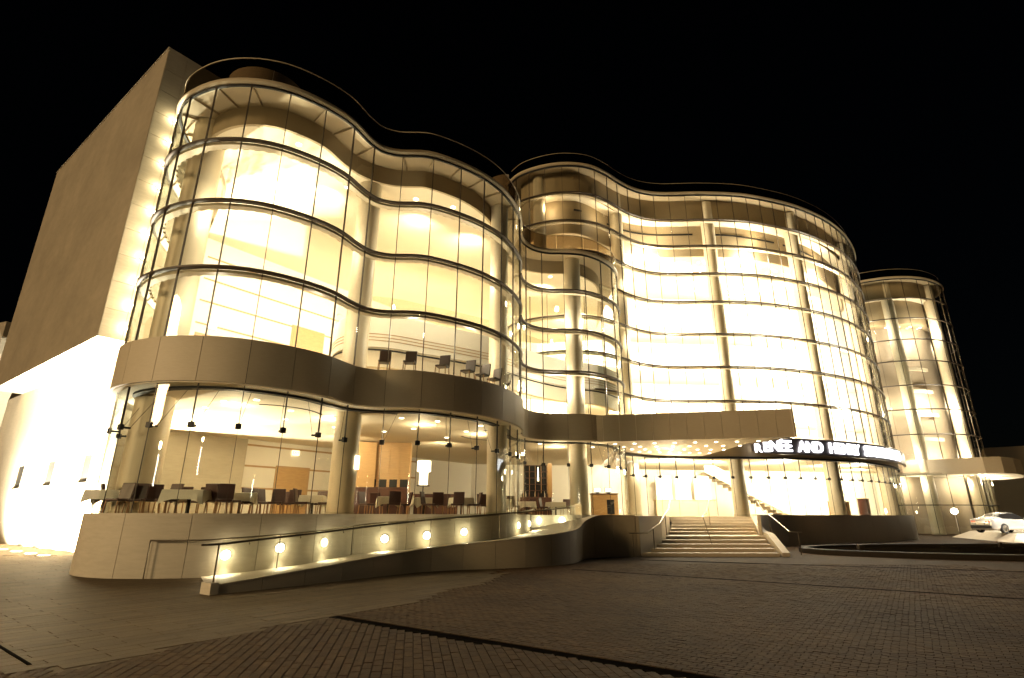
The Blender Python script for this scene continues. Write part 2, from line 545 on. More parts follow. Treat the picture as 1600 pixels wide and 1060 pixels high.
def lower_glass(part, cv, qs, z0, z1, off, mull_r, panes_single=True, clamps=True, zc=4.2):
    stuff = Part()
    for i in range(len(qs) - 1):
        a, bq = qs[i] + .012, qs[i + 1] - .012
        mb = Part() if panes_single else stuff
        n = 4
        rows = [[(*cv.at(a + (bq - a) * k / n, o), z) for o, z in rect(off - .012, off + .012, z0, z1)] for k in range(n + 1)]
        b0 = len(mb.v)
        mb.quadstrip(rows, closed_v=True)
        mb.f.append((b0, b0 + 1, b0 + 2, b0 + 3)); e = b0 + n * 4
        mb.f.append((e + 3, e + 2, e + 1, e))
        if panes_single: mb.build("glass_pane", 'glass', part, smooth=True)
    if stuff.v:
        o = stuff.build("glass_pane", 'glass', part, smooth=True); o['kind'] = 'stuff'
    for sq in qs[1:-1]:
        t = cv.tan(sq)
        if clamps:
            m = Part()
            m.obox(cv.at(sq, off), t, mull_r, .03, zc, z1)                      # tension rod above the clamp
            m.obox(cv.at(sq, off), t, mull_r * .55, .012, z0, zc)               # joint below it
            m.build("glass_rod", 'dark', part)
            m = Part()
            m.obox(cv.at(sq, off), t, .085, .06, zc - .085, zc + .085)
            m.obox(cv.at(sq, off - .16), t, .035, .12, zc - .03, zc + .03)
            m.build("clamp", 'slot', part, bevel=.012)
            m = Part(); p0 = cv.at(sq, off - .26); p1 = cv.at(sq + .35, off - .9)
            m.tube([(*p0, zc), (*p1, z1 - .02)], .008, 5)
            m.build("stay_cable", 'dark', part)
        else:
            m = Part(); m.obox(cv.at(sq, off), t, mull_r, .02, z0, z1); m.build("glass_rod", 'dark', part)

def fascia(part, cv, qs, z0, z1, off, m='fascia', name="fascia_panel", depth=.10):
    g = Part(); sweep(g, cv, qs[0], qs[-1], rect(off - depth - .06, off - depth * .35, z0 + .03, z1 - .03), .3); g.build("fascia_backing", 'slot', part, smooth=True)
    for i in range(len(qs) - 1):
        a, bq = qs[i] + .008, qs[i + 1] - .008
        mb = Part(); sweep(mb, cv, a, bq, rect(off - depth, off, z0, z1), .25); mb.build(name, m, part, smooth=True)

# ---- left wing (two bulges over the restaurant) and middle wing
sA0 = 0.0
wA, qA = wing("restaurant_wing", CA, 0.0, CA.L, 19, K[0:4], K[4], FLOOR, -.12, .012, 9, .12, 1.15,
              label="nearest glass wing with two rounded bulges above the restaurant")
wB, qB = wing("link_wing", CB, 0.0, CB.L, 8, K[0:4], K[4], FLOOR, -.12, .012, 9, .12, 1.15,
              label="low glass wing tucked between the two bigger ones")
wC, qC = wing("atrium_wing", CC, 0.0, CC.L, 40, K[0:8], K[8], FLOOR, -.12, .012, 4, .15, .92,
              label="tallest glass wing with seven dark rings", fascia=True)
wD, qD = wing("glass_tower", CD, 0.0, CD.L, 10, K[0:8], K[8], 0.05, -.12, .012, 0, .15, 1.0,
              label="farthest round glass tower at the right end")
for part, cv, qs in ((wA, CA, qA), (wB, CB, qB)):
    fascia(part, cv, qs, SOF, K[0], .14)
    lower_glass(part, cv, qs, FLOOR + .02, SOF, -.10, .012)
    g = Part(); sweep(g, cv, qs[0], qs[-1], rect(-.50, .04, SOF - .03, SOF + .10), .3); g.build("soffit", 'ceil', part, smooth=True)
    g = Part(); sweep(g, cv, qs[0], qs[-1], rect(-.78, -.50, SOF - .10, SOF + .10), .3); g.build("blind_slot", 'slot', part, smooth=True)
# main wing: a band above the sign, glass below
sC_low0 = CC.near(7.2, 35.2)
qCl = [q for q in qC if q >= sC_low0 - .5]
lower_glass(wC, CC, qCl, FLOOR + .02, SOF - .08, -.10, .018, zc=4.1)
g = Part(); sweep(g, CC, qCl[0], qCl[-1], rect(-.40, .06, SOF - .16, SOF - .04), .3); g.build("transom", 'slot', wC, smooth=True)
g = Part(); sweep(g, CC, qCl[0], qCl[-1], rect(-.4, .02, SOF - .03, K[0] - .3), .3); g.build("floor_edge", 'bulk', wC, smooth=True)
lower_glass(wD, CD, qD, 0.05, SOF, -.05, .018, panes_single=False, clamps=False)
g = Part(); sweep(g, CD, 0, CD.L, rect(-.3, .10, 2.62, 2.70), .3); g.build("transom", 'dark', wD, smooth=True)

# ---- parapet balustrades on the roofs: glass with a thin bright top rail
def parapet(part, cv, s0, s1, z, h, off, n, gap=None):
    for i in range(n):
        a = s0 + (s1 - s0) * i / n + .012; bq = s0 + (s1 - s0) * (i + 1) / n - .012
        mb = Part(); sweep(mb, cv, a, bq, rect(off - .012, off + .012, z + .12, z + h), .35)
        mb.build("parapet_pane", 'parapet', part, smooth=True)
    t = Part()
    k = int((s1 - s0) / .3)
    t.tube([(*cv.at(s0 + (s1 - s0) * i / k, off), z + h + .02) for i in range(k + 1)], .023, 8)
    t.build("parapet_rail", 'ringin', part, smooth=True)
parapet(wA, CA, .4, CA.L, K[4], 1.08, .0, 13)
parapet(wB, CB, .2, CB.L - .2, K[4], 1.08, .0, 6)
parapet(wC, CC, .4, 38, K[8], 1.05, -.15, 20)
parapet(wD, CD, 1.0, CD.L - 1.5, K[8], 1.05, -.15, 7)

# ---- inside: slabs, ceilings, bulkheads
def slab(part, name, m, pts, z0, z1):
    mb = Part(); mb.hexa(pts, z0, z1); return mb.build(name, m, part)
def edge(cv, s0, s1, off, step=.5):
    n = int(abs(s1 - s0) / step); return [cv.at(s0 + (s1 - s0) * i / n, off) for i in range(n + 1)]
backAB = [(7.2, 44.5), (2.5, 45.5), W(26, .02), W(3.72, .02)]
polyAB = lambda off: edge(CA, .7, CA.L, off) + edge(CB, 0.0, CB.L, off) + backAB
slab(wA, "restaurant_floor", 'floor', polyAB(-.14), FLOOR - .35, FLOOR)
slab(wA, "restaurant_ceiling", 'ceil', polyAB(-.80), SOF - .02, SOF + .12)
slab(wA, "floor_slab", 'floor', polyAB(-.05), SOF + .15, 6.25)
ZCA = 15.95
slab(wA, "lobby_ceiling", 'ceil', polyAB(-1.25), ZCA, ZCA + .15)
slab(wA, "roof_slab", 'bulk', polyAB(-.06), K[4] - .08, K[4] + .06)
for cv, part in ((CA, wA), (CB, wB)):
    g = Part(); sweep(g, cv, .3, cv.L - .1, rect(-1.30, -1.18, ZCA - .02, K[4] - .085), .3); g.build("bulkhead", 'bulk', part, smooth=True)
# fins behind the topmost panes
for i, q in enumerate(qA[2:-1]):
    g = Part(); c0 = CA.at(q, -.05); c1 = CA.at(q, -1.15); 
    d = (Vector(c1) - Vector(c0)).normalized()
    g.obox(((c0[0] + c1[0]) / 2, (c0[1] + c1[1]) / 2), d, .50, .008, K[4] - .20, K[4] - .09); g.build("roof_fin", 'bulk', wA)
# back wall of the lobbies (the stone box goes on inside), with thin wood strips
bw = Part(); bw.hexa([W(3.7, .025), W(26, .025), W(26, .2), W(3.7, .2)][::-1], FLOOR, K[4]); bwo = bw.build("lobby_wall", 'white', wA)
for z in [2.9, 4.05, 5.15]:
    g = Part(); g.hexa([W(3.9, .2), W(20, .2), W(20, .225), W(3.9, .225)][::-1], z, z + .10); g.build("wood_strip", 'strip', wA)
for z in [7.35, 8.6, 9.85, 11.1, 12.35, 13.6, 14.85]:
    g = Part(); g.hexa([W(3.9, .2), W(20, .2), W(20, .225), W(3.9, .225)][::-1], z, z + .09); g.build("wood_strip", 'strip', wA)
bw = Part(); bw.hexa([W(26, .1), (2.5, 45.4), (7.2, 44.4), (7.2, 44.7), (2.5, 45.8), W(26, -.3)], FLOOR, K[4]); bw.build("lobby_wall", 'white', wA)
# curved gallery inside the left wing
GA = Curve([(-9.6, 27.4), (-8.5, 25.6), (-7.2, 24.9), (-5.8, 25.2), (-4.4, 26.1), (-2.6, 27.3), (-0.6, 28.9), (1.2, 31.2), (3.2, 33.0), (5.6, 34.2), (7.4, 36.4)])
g = Part(); sweep(g, GA, 0, GA.L, rect(-.12, 0, 9.30, 10.95), .3); gal = g.build("gallery_parapet", 'white', wA, smooth=True)
for zz in (9.62, 9.78, 9.94):
    g = Part(); sweep(g, GA, 0, GA.L, rect(.0, .02, zz, zz + .035), .3); g.build("parapet_line", 'strip', wA, smooth=True)
g = Part(); sweep(g, GA, 0, GA.L, rect(.0, .025, 9.12, 9.20), .3); g.build("gallery_light_slot", 'slot', wA, smooth=True)
g = Part(); sweep(g, GA, 0, GA.L, rect(-.5, -.12, 8.35, 9.30), .3); g.build("gallery_edge", 'ceil', wA, smooth=True)
g = Part(); sweep(g, GA, .5, GA.L, rect(-3.1, -3.0, 6.25, 8.9), .4); g.build("lobby_wall", 'white', wA, smooth=True)  # near white wall added under the gallery to catch the wash spots
slab(wA, "gallery_floor", 'ceil', edge(GA, 0, GA.L, -.5) + [(7.3, 43), W(25, .3), W(12, .3)], 8.9, 9.25)
g = Part(); sweep(g, GA, 1.0, GA.L, rect(-.015, .0, 11.0, 11.9), .4); g.build("gallery_glass", 'glass2', wA, smooth=True)
# columns
def column(part, x, y, r, z0, z1):
    g = Part(); g.cyl((x, y), r, z0, z1, 40); g.build("column", 'col', part, smooth=True)
    g = Part(); g.cyl((x, y), r + .03, z0, z0 + .12, 40); g.build("column_base", 'ringin', part, smooth=True)
column(wA, -12.35, 18.6, .60, FLOOR, K[4] - .1)
column(wA, -6.5, 21.6, .50, FLOOR, K[4] - .1)
column(wA, -0.66, 24.7, .44, FLOOR, K[4] - .1)
column(wB, 3.7, 30.85, .50, FLOOR, K[4] - .1)
for x, y in [(8.15, 37.9), (15.75, 38.95), (23.3, 40.6), (30.7, 46.0), (34.0, 52.0)]:
    column(wC, x, y, .50, FLOOR, K[8] - .2)
column(wC, 2.0, 35.5, .45, K[4], K[8] - .2)
for x, y in [(40.9, 55.1), (46.0, 55.7), (38.0, 56.2), (49.0, 59.5)]:
    column(wD, x, y, .55, 0.0, K[8] - .2)

# main wing inside
CCi = lambda off, s0=1.0, s1=CC.L - .3: edge(CC, s0, s1, off, .8)
backC = [(33, 64), (3.0, 64), (-2.6, 46)]
slab(wC, "hall_floor", 'floor', edge(CC, sC_low0 + .2, CC.L - .2, -.14, .8) + [(33, 63), (7.3, 63)], FLOOR - .35, FLOOR)
slab(wC, "hall_ceiling", 'ceil', edge(CC, sC_low0 + .2, CC.L - .2, -.8, .8) + [(33, 63), (9, 52)], SOF - .10, SOF + .1)
slab(wC, "floor_slab", 'floor', edge(CC, sC_low0 + .2, CC.L - .2, -.45, .8) + [(33, 63), (9, 52)], SOF + .12, 6.3)
slab(wC, "roof_slab", 'bulk', CCi(-.06) + backC, K[8] - .08, K[8] + .06)
g = Part(); sweep(g, CC, .6, CC.L - .2, rect(-1.02, -.90, K[7] + .42, K[8] - .085), .4); g.build("bulkhead", 'bulk', wC, smooth=True)
slab(wC, "soffit", 'ceil', CCi(-.95) + backC, K[7] + .40, K[7] + .50)
g = Part(); sweep(g, CC, .6, CC.L - .2, rect(-1.9, -1.75, K[6] - .05, K[7] + .40), .4); g.build("bulkhead", 'bulk', wC, smooth=True)
sl = [(CC.near(8.5, 36.4), CC.near(14.6, 37.7)), (CC.near(15.8, 37.7), CC.near(22.5, 39.2)), (CC.near(23.6, 39.6), CC.near(27.5, 42)), (CC.near(4.9, 34), CC.near(6.0, 34.4))]
for a, bq in sl:
    g = Part(); sweep(g, CC, a, bq, rect(-1.75, -1.70, K[7] - .42, K[7] - .30), .4); g.build("air_slot", 'slot', wC, smooth=True)
slab(wC, "atrium_ceiling", 'ceil', CCi(-1.82) + backC, K[6] - .06, K[6] + .10)
# back wall of the atrium, curved, with galleries
CW = Curve([(-2.0, 45.5), (3, 46.2), (9, 47.6), (16, 48.6), (21, 49.0), (25.5, 49.9), (29.5, 50.8), (33, 51.6), (35.2, 52.3)])
g = Part(); sweep(g, CW, 0, CW.L, rect(-.3, 0, FLOOR, K[8] - .1), .6); g.build("atrium_wall", 'white', wC, smooth=True)
GC = Curve([(2, 40.6), (5, 41.0), (9, 42.6), (13, 43.6), (17.5, 43.6), (21, 44.9), (24.5, 46.6), (27.5, 48.6), (29.2, 50.4)])
for z0 in (9.2, 13.0, 16.9):
    g = Part(); sweep(g, GC, 0, GC.L, rect(-.15, 0, z0, z0 + 1.35), .5); g.build("gallery_parapet", 'white', wC, smooth=True)
    slab(wC, "gallery_floor", 'ceil', edge(GC, 0, GC.L, -.15, .8) + edge(CW, CW.L, 0, .1, 1.0), z0, z0 + .3)
    g = Part(); sweep(g, GC, 0, GC.L, rect(.0, .03, z0 + .28, z0 + .34), .5); g.build("parapet_line", 'strip', wC, smooth=True)
for x_, y_, z_ in ((14.9, 48.4, 13.3), (18.6, 49.0, 13.3), (11.6, 47.9, 17.2), (20.5, 49.5, 9.5)):
    q_ = CW.near(x_, y_)
    g = Part(); sweep(g, CW, q_ - .75, q_ + .75, rect(.01, .07, z_, z_ + 2.2), .5); g.build("door", 'strip', wC, smooth=True)
    g = Part(); sweep(g, CW, q_ - .9, q_ + .9, rect(.0, .04, z_, z_ + 2.35), .5); g.build("door_frame", 'bulk', wC, smooth=True)
# left flank of the main wing: a dim round stair tower standing on the roof of the near wing
TW = Curve([(-2.6, 46), (-2.9, 42), (-2.7, 39), (-1.9, 37.2), (-0.9, 36.55), (-0.3, 36.5)])
g = Part(); sweep(g, TW, 0, TW.L, rect(-.3, 0.0, K[4], K[8] + .9), .4); g.build("stair_tower", 'stone_wall', smooth=True)
# round plant room on the near roof
g = Part(); g.cyl((-11.7, 21.2), 1.75, K[4] + .06, 20.75, 48); g.build("roof_drum", 'stone', smooth=True)
# far tower: floors and a core
slabD = lambda off: edge(CD, .2, CD.L - .2, off, .8) + [(45, 66), (37, 64)]
slab(wD, "roof_slab", 'bulk', slabD(-.06), K[8] - .08, K[8] + .05)
g = Part(); sweep(g, CD, .3, CD.L - .2, rect(-1.02, -.90, K[7] + .42, K[8] - .085), .4); g.build("bulkhead", 'bulk', wD, smooth=True)
slab(wD, "soffit", 'ceil', slabD(-.95), K[7] + .40, K[7] + .50)
g = Part(); sweep(g, CD, .3, CD.L - .2, rect(-1.9, -1.75, K[6] - .05, K[7] + .40), .4); g.build("lower_bulkhead", 'bulk', wD, smooth=True)
slab(wD, "ceiling", 'bulk', slabD(-1.8), K[6] - .06, K[6] + .1)
for z in (9.0, 11.5, 14.0, 16.4):
    g = Part(); sweep(g, CD, CD.near(41.3, 53.7), CD.near(45.6, 54.5), rect(-2.5, -2.25, z, z + .32), .4); g.build("stair_edge", 'ceil', wD, smooth=True)
slab(wD, "ground_ceiling", 'ceil', slabD(-.3), SOF - .1, SOF + .2)
CDc = Curve([(36.6, 58.8), (38.5, 57.6), (40.5, 57.0), (42.5, 56.8), (44.8, 57.0), (46.8, 57.9), (48.0, 59.6), (48.3, 62)])
g = Part(); sweep(g, CDc, 0, CDc.L, rect(-.3, 0, 0, K[6]), .5); g.build("tower_core", 'panel', wD, smooth=True)

# ---- entrance canopy of the main wing
cq = [(4.15, 30.05), (14.47, 27.71), (13.35, 30.6), (13.1, 37.6), (9.2, 37.0), (7.15, 34.9), (6.3, 32.0)]
cz0, cz1 = SOF - .02, 6.90
g = Part(); g.hexa([(4.35, 30.25), (14.33, 27.90), (13.22, 30.6), (12.98, 37.6), (9.3, 37.0), (7.2, 35.0), (6.2, 32.2)], cz0 + .01, cz1 - .05); cano = g.build("entrance_canopy", 'ceil')
cano['label'] = "wedge shaped entrance canopy over the stairs"
A0, A1 = Vector(cq[0]), Vector(cq[1])
nA = 12
dv = (A1 - A0).normalized(); nv = Vector((dv.y, -dv.x))
for i in range(nA):
    a = A0 + (A1 - A0) * (i / nA) + dv * .008; bq = A0 + (A1 - A0) * ((i + 1) / nA) - dv * .008
    g = Part(); g.hexa([a - nv * .10, a, bq, bq - nv * .10], cz0 - .02, cz1); g.build("fascia_panel", 'fascia', cano)
B0, B1 = A1, Vector(cq[2]); dv2 = (B1 - B0).normalized(); nv2 = Vector((dv2.y, -dv2.x))
for i in range(7):
    a = B0 + (B1 - B0) * (i / 7) + dv2 * .008; bq = B0 + (B1 - B0) * ((i + 1) / 7) - dv2 * .008
    g = Part(); g.hexa([a - nv2 * .10, a, bq, bq - nv2 * .10], cz0 - .02, cz1); g.build("fascia_panel", 'fascia', cano)
def downlight(part, x, y, z, r=.09, m='downglow', n=10):
    g = Part(); g.cyl((x, y), r, z - .015, z + .005, n); g.build("downlight", m, part)
for r_ in range(4):
    for c_ in range(8):
        fx = (c_ + .5) / 8; fy = (r_ + .5) / 4
        pt = Vector((4.9, 30.6)).lerp(Vector((14.0, 28.5)), fx).lerp(Vector((8.2, 35.6)).lerp(Vector((13.0, 36.8)), fx), fy)
        downlight(cano, pt.x, pt.y, cz0)
# ---- canopy of the far tower
dq = [(39.3, 56.0), (43.95, 51.65), (45.4, 51.35), (47.4, 52.3), (50.0, 54.4), (52.8, 57.6), (54.5, 62), (50.2, 63)]
g = Part(); g.hexa(dq, SOF - .02, K[0]); dcan = g.build("drive_canopy", 'fascia'); dcan['label'] = "pointed canopy over the drive at the far tower"
g = Part(); g.hexa([(p[0] * .995 + .2, p[1] * .995 + .3) for p in dq], SOF - .05, SOF - .022); g.build("canopy_soffit", 'ceil', dcan)
for i in range(7):
    for j in range(3):
        downlight(dcan, 44.4 + i * 1.05 + j * .3, 53.0 + i * .75 + j * 1.2, SOF - .055, .10)

# ---- downlights in the restaurant ceiling and lobbies
for x, y in [(-11.6, 20.4), (-10.3, 19.2), (-9.0, 18.9), (-8.6, 21.0), (-7.2, 22.6), (-9.6, 23.0), (-4.6, 22.6), (-3.2, 23.4), (-4.6, 25.6), (-2.2, 26.4),
             (-1.4, 24.6), (-6.2, 26.5), (-8.2, 25.2), (1.6, 31.0), (3.0, 32.4), (4.8, 32.6), (-3.4, 28.6), (-0.6, 29.4)]:
    downlight(wA, x, y, SOF - .025, .10)
def ceiling_arc(part, cx, cy, r, a0, a1, z, w=.05):
    g = Part(); n = 16
    g.quadstrip([[(cx + rr * math.cos(a), cy + rr * math.sin(a), zz) for rr, zz in ((r - w, z), (r + w, z), (r + w, z - .012), (r - w, z - .012))]
                 for a in [R(a0 + (a1 - a0) * k / n) for k in range(n + 1)]], closed_v=True)
    g.build("ceiling_slot", 'slot', part)
ceiling_arc(wA, -9.6, 21.6, 1.9, -80, 10, SOF - .022)
ceiling_arc(wA, -5.6, 23.4, 2.0, -150, -60, SOF - .022)
ceiling_arc(wA, -2.4, 24.8, 1.7, -60, 70, SOF - .022)
ceiling_arc(wA, -0.4, 27.6, 2.2, 90, 170, SOF - .022)
for x, y in [(-10.5, 18.9), (-8.7, 18.6), (-4.6, 22.6), (-2.9, 23.3), (-1.8, 24.6), (2.4, 31.4), (-7.6, 21.6)]:
    downlight(wA, x, y, ZCA - .01, .11)
# star lights in the atrium ceiling
stars = Part()
rs = random.Random(3)
for _ in range(110):
    q = rs.uniform(CC.near(8.6, 36.5), CC.near(31, 45)); o = -rs.uniform(2.4, 9.0)
    c = CC.at(q, o); stars.cyl(c, .07, K[6] - .10, K[6] - .065, 8)
so = stars.build("star_lights", 'starglow', wC); so['kind'] = 'stuff'
for i in range(4):
    for j in range(4):
        downlight(wD, 41.2 + i * 1.25, 56.3 + j * .55 + (i - 1.5) ** 2 * .12, K[6] - .08, .13, 'starglow')

# ---- light inside (lamps below the ceilings, with added fill lamps in mid-air)
def inner(pts, z, p, size=.18, col=WARM):
    for x, y in pts:
        lamp('POINT', (x, y, z), p, col, size)
def wash(pts, z, p, aim, size=.2, col=WARM, spot=158):
    """spots without fixtures, mostly turned in towards the back walls, some added in mid-air"""
    for x, y in pts:
        lamp('SPOT', (x, y, z), p, col, size, aim=aim, spot=spot, blend=.9)
inner([(-10.2, 19.9), (-7.6, 22.9), (-4.0, 24.4), (-1.6, 27.4), (2.6, 32.6)], SOF - .5, 62, .15, (1, .80, .50))
wash([(-8.4, 27.5), (-3.6, 30.0)], SOF - .5, 304, (-.3, .9, -.35), .15, (1, .82, .52))
wash([(-10.8, 20.6), (-8.4, 21.4), (-4.4, 23.8), (-1.9, 25.8), (2.4, 32.4)], ZCA - .5, 570, (-.45, .85, -.35), .2, (1, .87, .64))
wash([(-10.4, 23.6), (-5.6, 27.5), (-2.0, 30), (3.5, 36)], 12.4, 1250, (-.5, .8, -.3), .25, (1, .88, .66))
wash([GA.at(GA.L * f, -.7) for f in (.12, .3, .5)], 8.2, 560, (-.3, .9, -.2), .2, WARM)
wash([GA.at(GA.L * f, -.7) for f in (.68, .80, .93)], 8.2, 900, (-.3, .9, -.2), .2, WARM)
CW_ = (1, .91, .75)
wash([(9.5, 39.8), (14, 40.2), (19.5, 41.2), (24.5, 43.6), (28.5, 47.5)], K[6] - .7, 2300, (-.15, .95, -.4), .3, CW_)
wash([(5, 38.0), (11, 39.6), (17, 40.2), (22.5, 42), (27.5, 46)], 15.8, 3045, (-.15, .95, -.1), .3, CW_)
wash([(11, 39.4), (17, 40.2), (22.5, 42), (27.5, 46), (31.5, 51)], 11.4, 2755, (-.15, .95, -.1), .3, CW_)
wash([(11, 39.4), (17, 40.0), (22.5, 41.6), (27.5, 45.4)], 8.2, 1885, (-.15, .95, -.2), .3, CW_)
wash([(10.5, 39.0), (14.5, 39.6), (19.5, 40.2), (25, 42.4), (29.5, 46.5)], 4.9, 1900, (-.15, .95, -.2), .25, (1, .88, .64))
wash([(4, 36.0), (2, 37.2)], 19.0, 1160, (0, .9, -.5), .25, CW_)
wash([(38.6, 56.2), (43.3, 55.0), (47.6, 57.4)], 13.0, 560, (0, .95, -.1), .25, (1, .89, .70))
wash([(38.6, 56.2), (43.3, 55.0), (47.6, 57.4)], 19.6, 560, (0, .95, -.3), .25, (1, .89, .70))
wash([(38.6, 56.2), (43.3, 55.0), (47.6, 57.4)], 7.6, 420, (0, .95, -.1), .25, (1, .89, .70))
wash([(39.3, 56.2), (45.2, 55.4)], 4.9, 457, (0, .95, -.3), .2, (1, .86, .60))
inner([(-11.0, 18.2), (-7.6, 20.2), (-4.2, 22.6), (-1.9, 24.2)], 12.6, 95, .15, (1, .87, .64))  # added free-hanging fill lamps near the glass, for columns and gallery
inner([(-10.6, 18.0), (-7.6, 19.6), (-4.2, 21.8), (-1.9, 23.2), (2.4, 30.4)], 8.9, 80, .15, (1, .87, .64))
inner([(10.6, 38.6), (19.0, 39.2), (26.5, 42.6)], K[6] - .6, 850, .2, (1, .89, .70))  # added fill near the atrium glass, brightens its columns
inner([(12.2, 38.9), (19.6, 39.8), (27.6, 43.6)], 12.8, 950, .2, (1, .89, .70))
inner([(11.4, 38.8), (19.4, 39.4), (27.0, 42.9)], 4.6, 330, .2, (1, .89, .70))
inner([(11.4, 38.8), (19.4, 39.4), (27.0, 42.9)], 8.4, 420, .2, (1, .89, .70))
for z_ in (4.5, 9.0, 13.5, 18.0): inner([(8.65, 37.05)], z_, 60, .12, (1, .88, .64))  # added fill stacked beside the column at the inner bend
inner([(2.5, 30.25), (4.75, 30.6)], 12.4, 110, .15, (1, .89, .70))  # added fill in front of the link wing's column
inner([(2.5, 30.25), (4.75, 30.6)], 8.6, 90, .15, (1, .89, .70))
inner([(43.2, 54.6), (38.8, 55.4), (45.0, 55.0)], 12.0, 420, .2, (1, .89, .70))  # added fill for the tower columns
inner([(43.2, 54.6), (38.8, 55.4), (45.0, 55.0)], 20.4, 260, .2, (1, .89, .70))
inner([(39.6, 54.9), (43.4, 54.4), (45.0, 54.9)], 7.4, 160, .15, (1, .89, .70))
inner([(39.8, 54.9), (43.4, 54.4)], 4.6, 90, .15, (1, .89, .70))
inner([(2.5, 30.25), (4.75, 30.6)], 4.9, 22, .1, (1, .82, .54))
inner([(2.6, 35.2), (7.0, 36.2), (12, 38.6), (20, 39.6), (27, 43)], K[7] - .5, 40, .2, (1, .78, .48))
inner([(47, 55.5), (51, 59)], 4.9, 420, .2, (1, .88, .66))
wash([(8.2, 32.6), (10.5, 31.6), (12.4, 30.2), (10.8, 34.6)], 5.25, 720, (0, -.12, -1), .15, (1, .85, .58), spot=140)
inner([(9.4, 33.0)], 4.4, 60, .2, (1, .85, .58))

# ================================================================= SIGN
CS = Curve([(16.5, 37.9), (16.55, 37.5), (16.95, 37.25), (17.6, 37.2), (18.3, 37.3), (20.3, 37.85), (22.85, 38.7), (24.7, 39.6), (27.3, 41.1), (29.9, 43.15), (32.4, 45.8), (33.6, 47.4)])
sgn = empty("illuminated_sign", (*CS.at(4), 6.2), 0, "dark curved sign band with glowing white capital letters above the entrance glass", "sign")
def sbuild(mb, name, m, **k):
    o = MB.build(mb, name, m, None, **k); o.parent = sgn
    o.matrix_parent_inverse = Matrix.Translation(-Vector(sgn.location)); return o
g = MB()
zs0, zs1 = 5.60, 6.72
n = 60; rows = []
for i in range(n + 1):
    q = CS.L * i / n
    e = 1.0 if q > 2.2 else math.sqrt(max(0.0, 1 - (1 - q / 2.2) ** 2)) * .98 + .02
    zc_ = (zs0 + zs1) / 2 - .22 * (1 - e); h = (zs1 - zs0) / 2 * e
    rows.append([(*CS.at(q, o), zc_ + zz * h) for o, zz in [(-.12, -1), (.0, -1), (.07, -.85), (.07, .85), (.0, 1), (-.12, 1)]])
g.quadstrip(rows, closed_v=True); g.f.append(tuple(range(6))); e0 = n * 6; g.f.append(tuple(range(e0 + 5, e0 - 1, -1)))
sbuild(g, "sign_band", 'signface', smooth=True)
def letter(ch, q, h, z, up=None):
    cu = bpy.data.curves.new("letter", 'FONT')
    cu.body = ch; cu.size = h / .70; cu.extrude = .05; cu.bevel_depth = .012; cu.offset = .004
    cu.align_x = 'CENTER'; cu.resolution_u = 3
    o = bpy.data.objects.new("letter_tmp", cu); C.objects.link(o)
    dg = bpy.context.evaluated_depsgraph_get()
    me = bpy.data.meshes.new_from_object(o.evaluated_get(dg))
    C.objects.unlink(o); bpy.data.objects.remove(o)
    me.materials.clear(); me.materials.append(M['letter'])
    xs = [v.co.x for v in me.vertices] or [0]
    t = CS.tan(q); nn = Vector((t.y, -t.x))
    p = CS.at(q, .125)
    ob = bpy.data.objects.new("letter", me)
    mtx = Matrix(((t.x, 0, nn.x, p[0]), (t.y, 0, nn.y, p[1]), (0, 1, 0, z), (0, 0, 0, 1)))
    ob.matrix_world = mtx
    link(ob); ob.parent = sgn; ob.matrix_parent_inverse = Matrix.Translation(-Vector(sgn.location))
    return max(xs) - min(xs)
q = 0.42
for ch in "RENÉE AND HENRY SEGERSTROM":
    wd = {'I': .32, ' ': .62, 'M': .86, 'N': .74, 'A': .80, 'R': .70, 'G': .76, 'O': .80, 'D': .76, 'H': .74}.get(ch, .62) * ((.66 if ch == 'R' else .80) if q < 3.0 else .93)
    if q + wd > CS.L - .1: break
    if ch != ' ': 
        f_ = min(1, (q + wd / 2) / 2.0); letter(ch, q + wd / 2, .72 * (.66 + .34 * f_), 5.80 - .10 * (1 - f_))
    q += wd

# ================================================================= PODIUM (stone base) and TERRACE
pod = empty("stone_podium", (-8, 17, 0), 0, "curved pale stone base under the restaurant glass, seams between its panels", "wall")
def pbuild(mb, name, m, par=None, **k):
    par = par or pod
    o = MB.build(mb, name, m, None, **k); o.parent = par
    o.matrix_parent_inverse = Matrix.Translation(-Vector(par.location)); return o
_q0 = CA.near(-7.0, 17.7)
PA = Curve([(-13.75, 21.6), (-13.72, 19.9), (-13.42, 18.5), (-13.0, 17.4), (-12.3, 16.5), (-11.1, 15.82), (-9.9, 15.68), (-8.5, 15.95), (-7.3, 16.72)]
           + [CA.at(_q0 + (CA.L - _q0) * k / 18, .46) for k in range(19)])
nP = 14
s0p, s1p = 0.2, PA.L
for i in range(nP):
    a = s0p + (s1p - s0p) * i / nP + .007; bq = s0p + (s1p - s0p) * (i + 1) / nP - .007
    g = MB(); sweep(g, PA, a, bq, rect(-.16, 0, 0.0, 1.66), .25); pbuild(g, "stone_panel", 'stone', smooth=True)
g = MB(); sweep(g, PA, s0p, s1p, rect(-.66, -.14, -.01, 1.63), .3); pbuild(g, "wall_core", 'slot', smooth=True)
nP = 5
for i in range(nP):
    a = CB.L * i / nP + .007; bq = CB.L * (i + 1) / nP - .007
    g = MB(); sweep(g, CB, a, bq, rect(.1, .3, 0.0, 1.64), .3); pbuild(g, "stone_panel", 'stone', smooth=True)

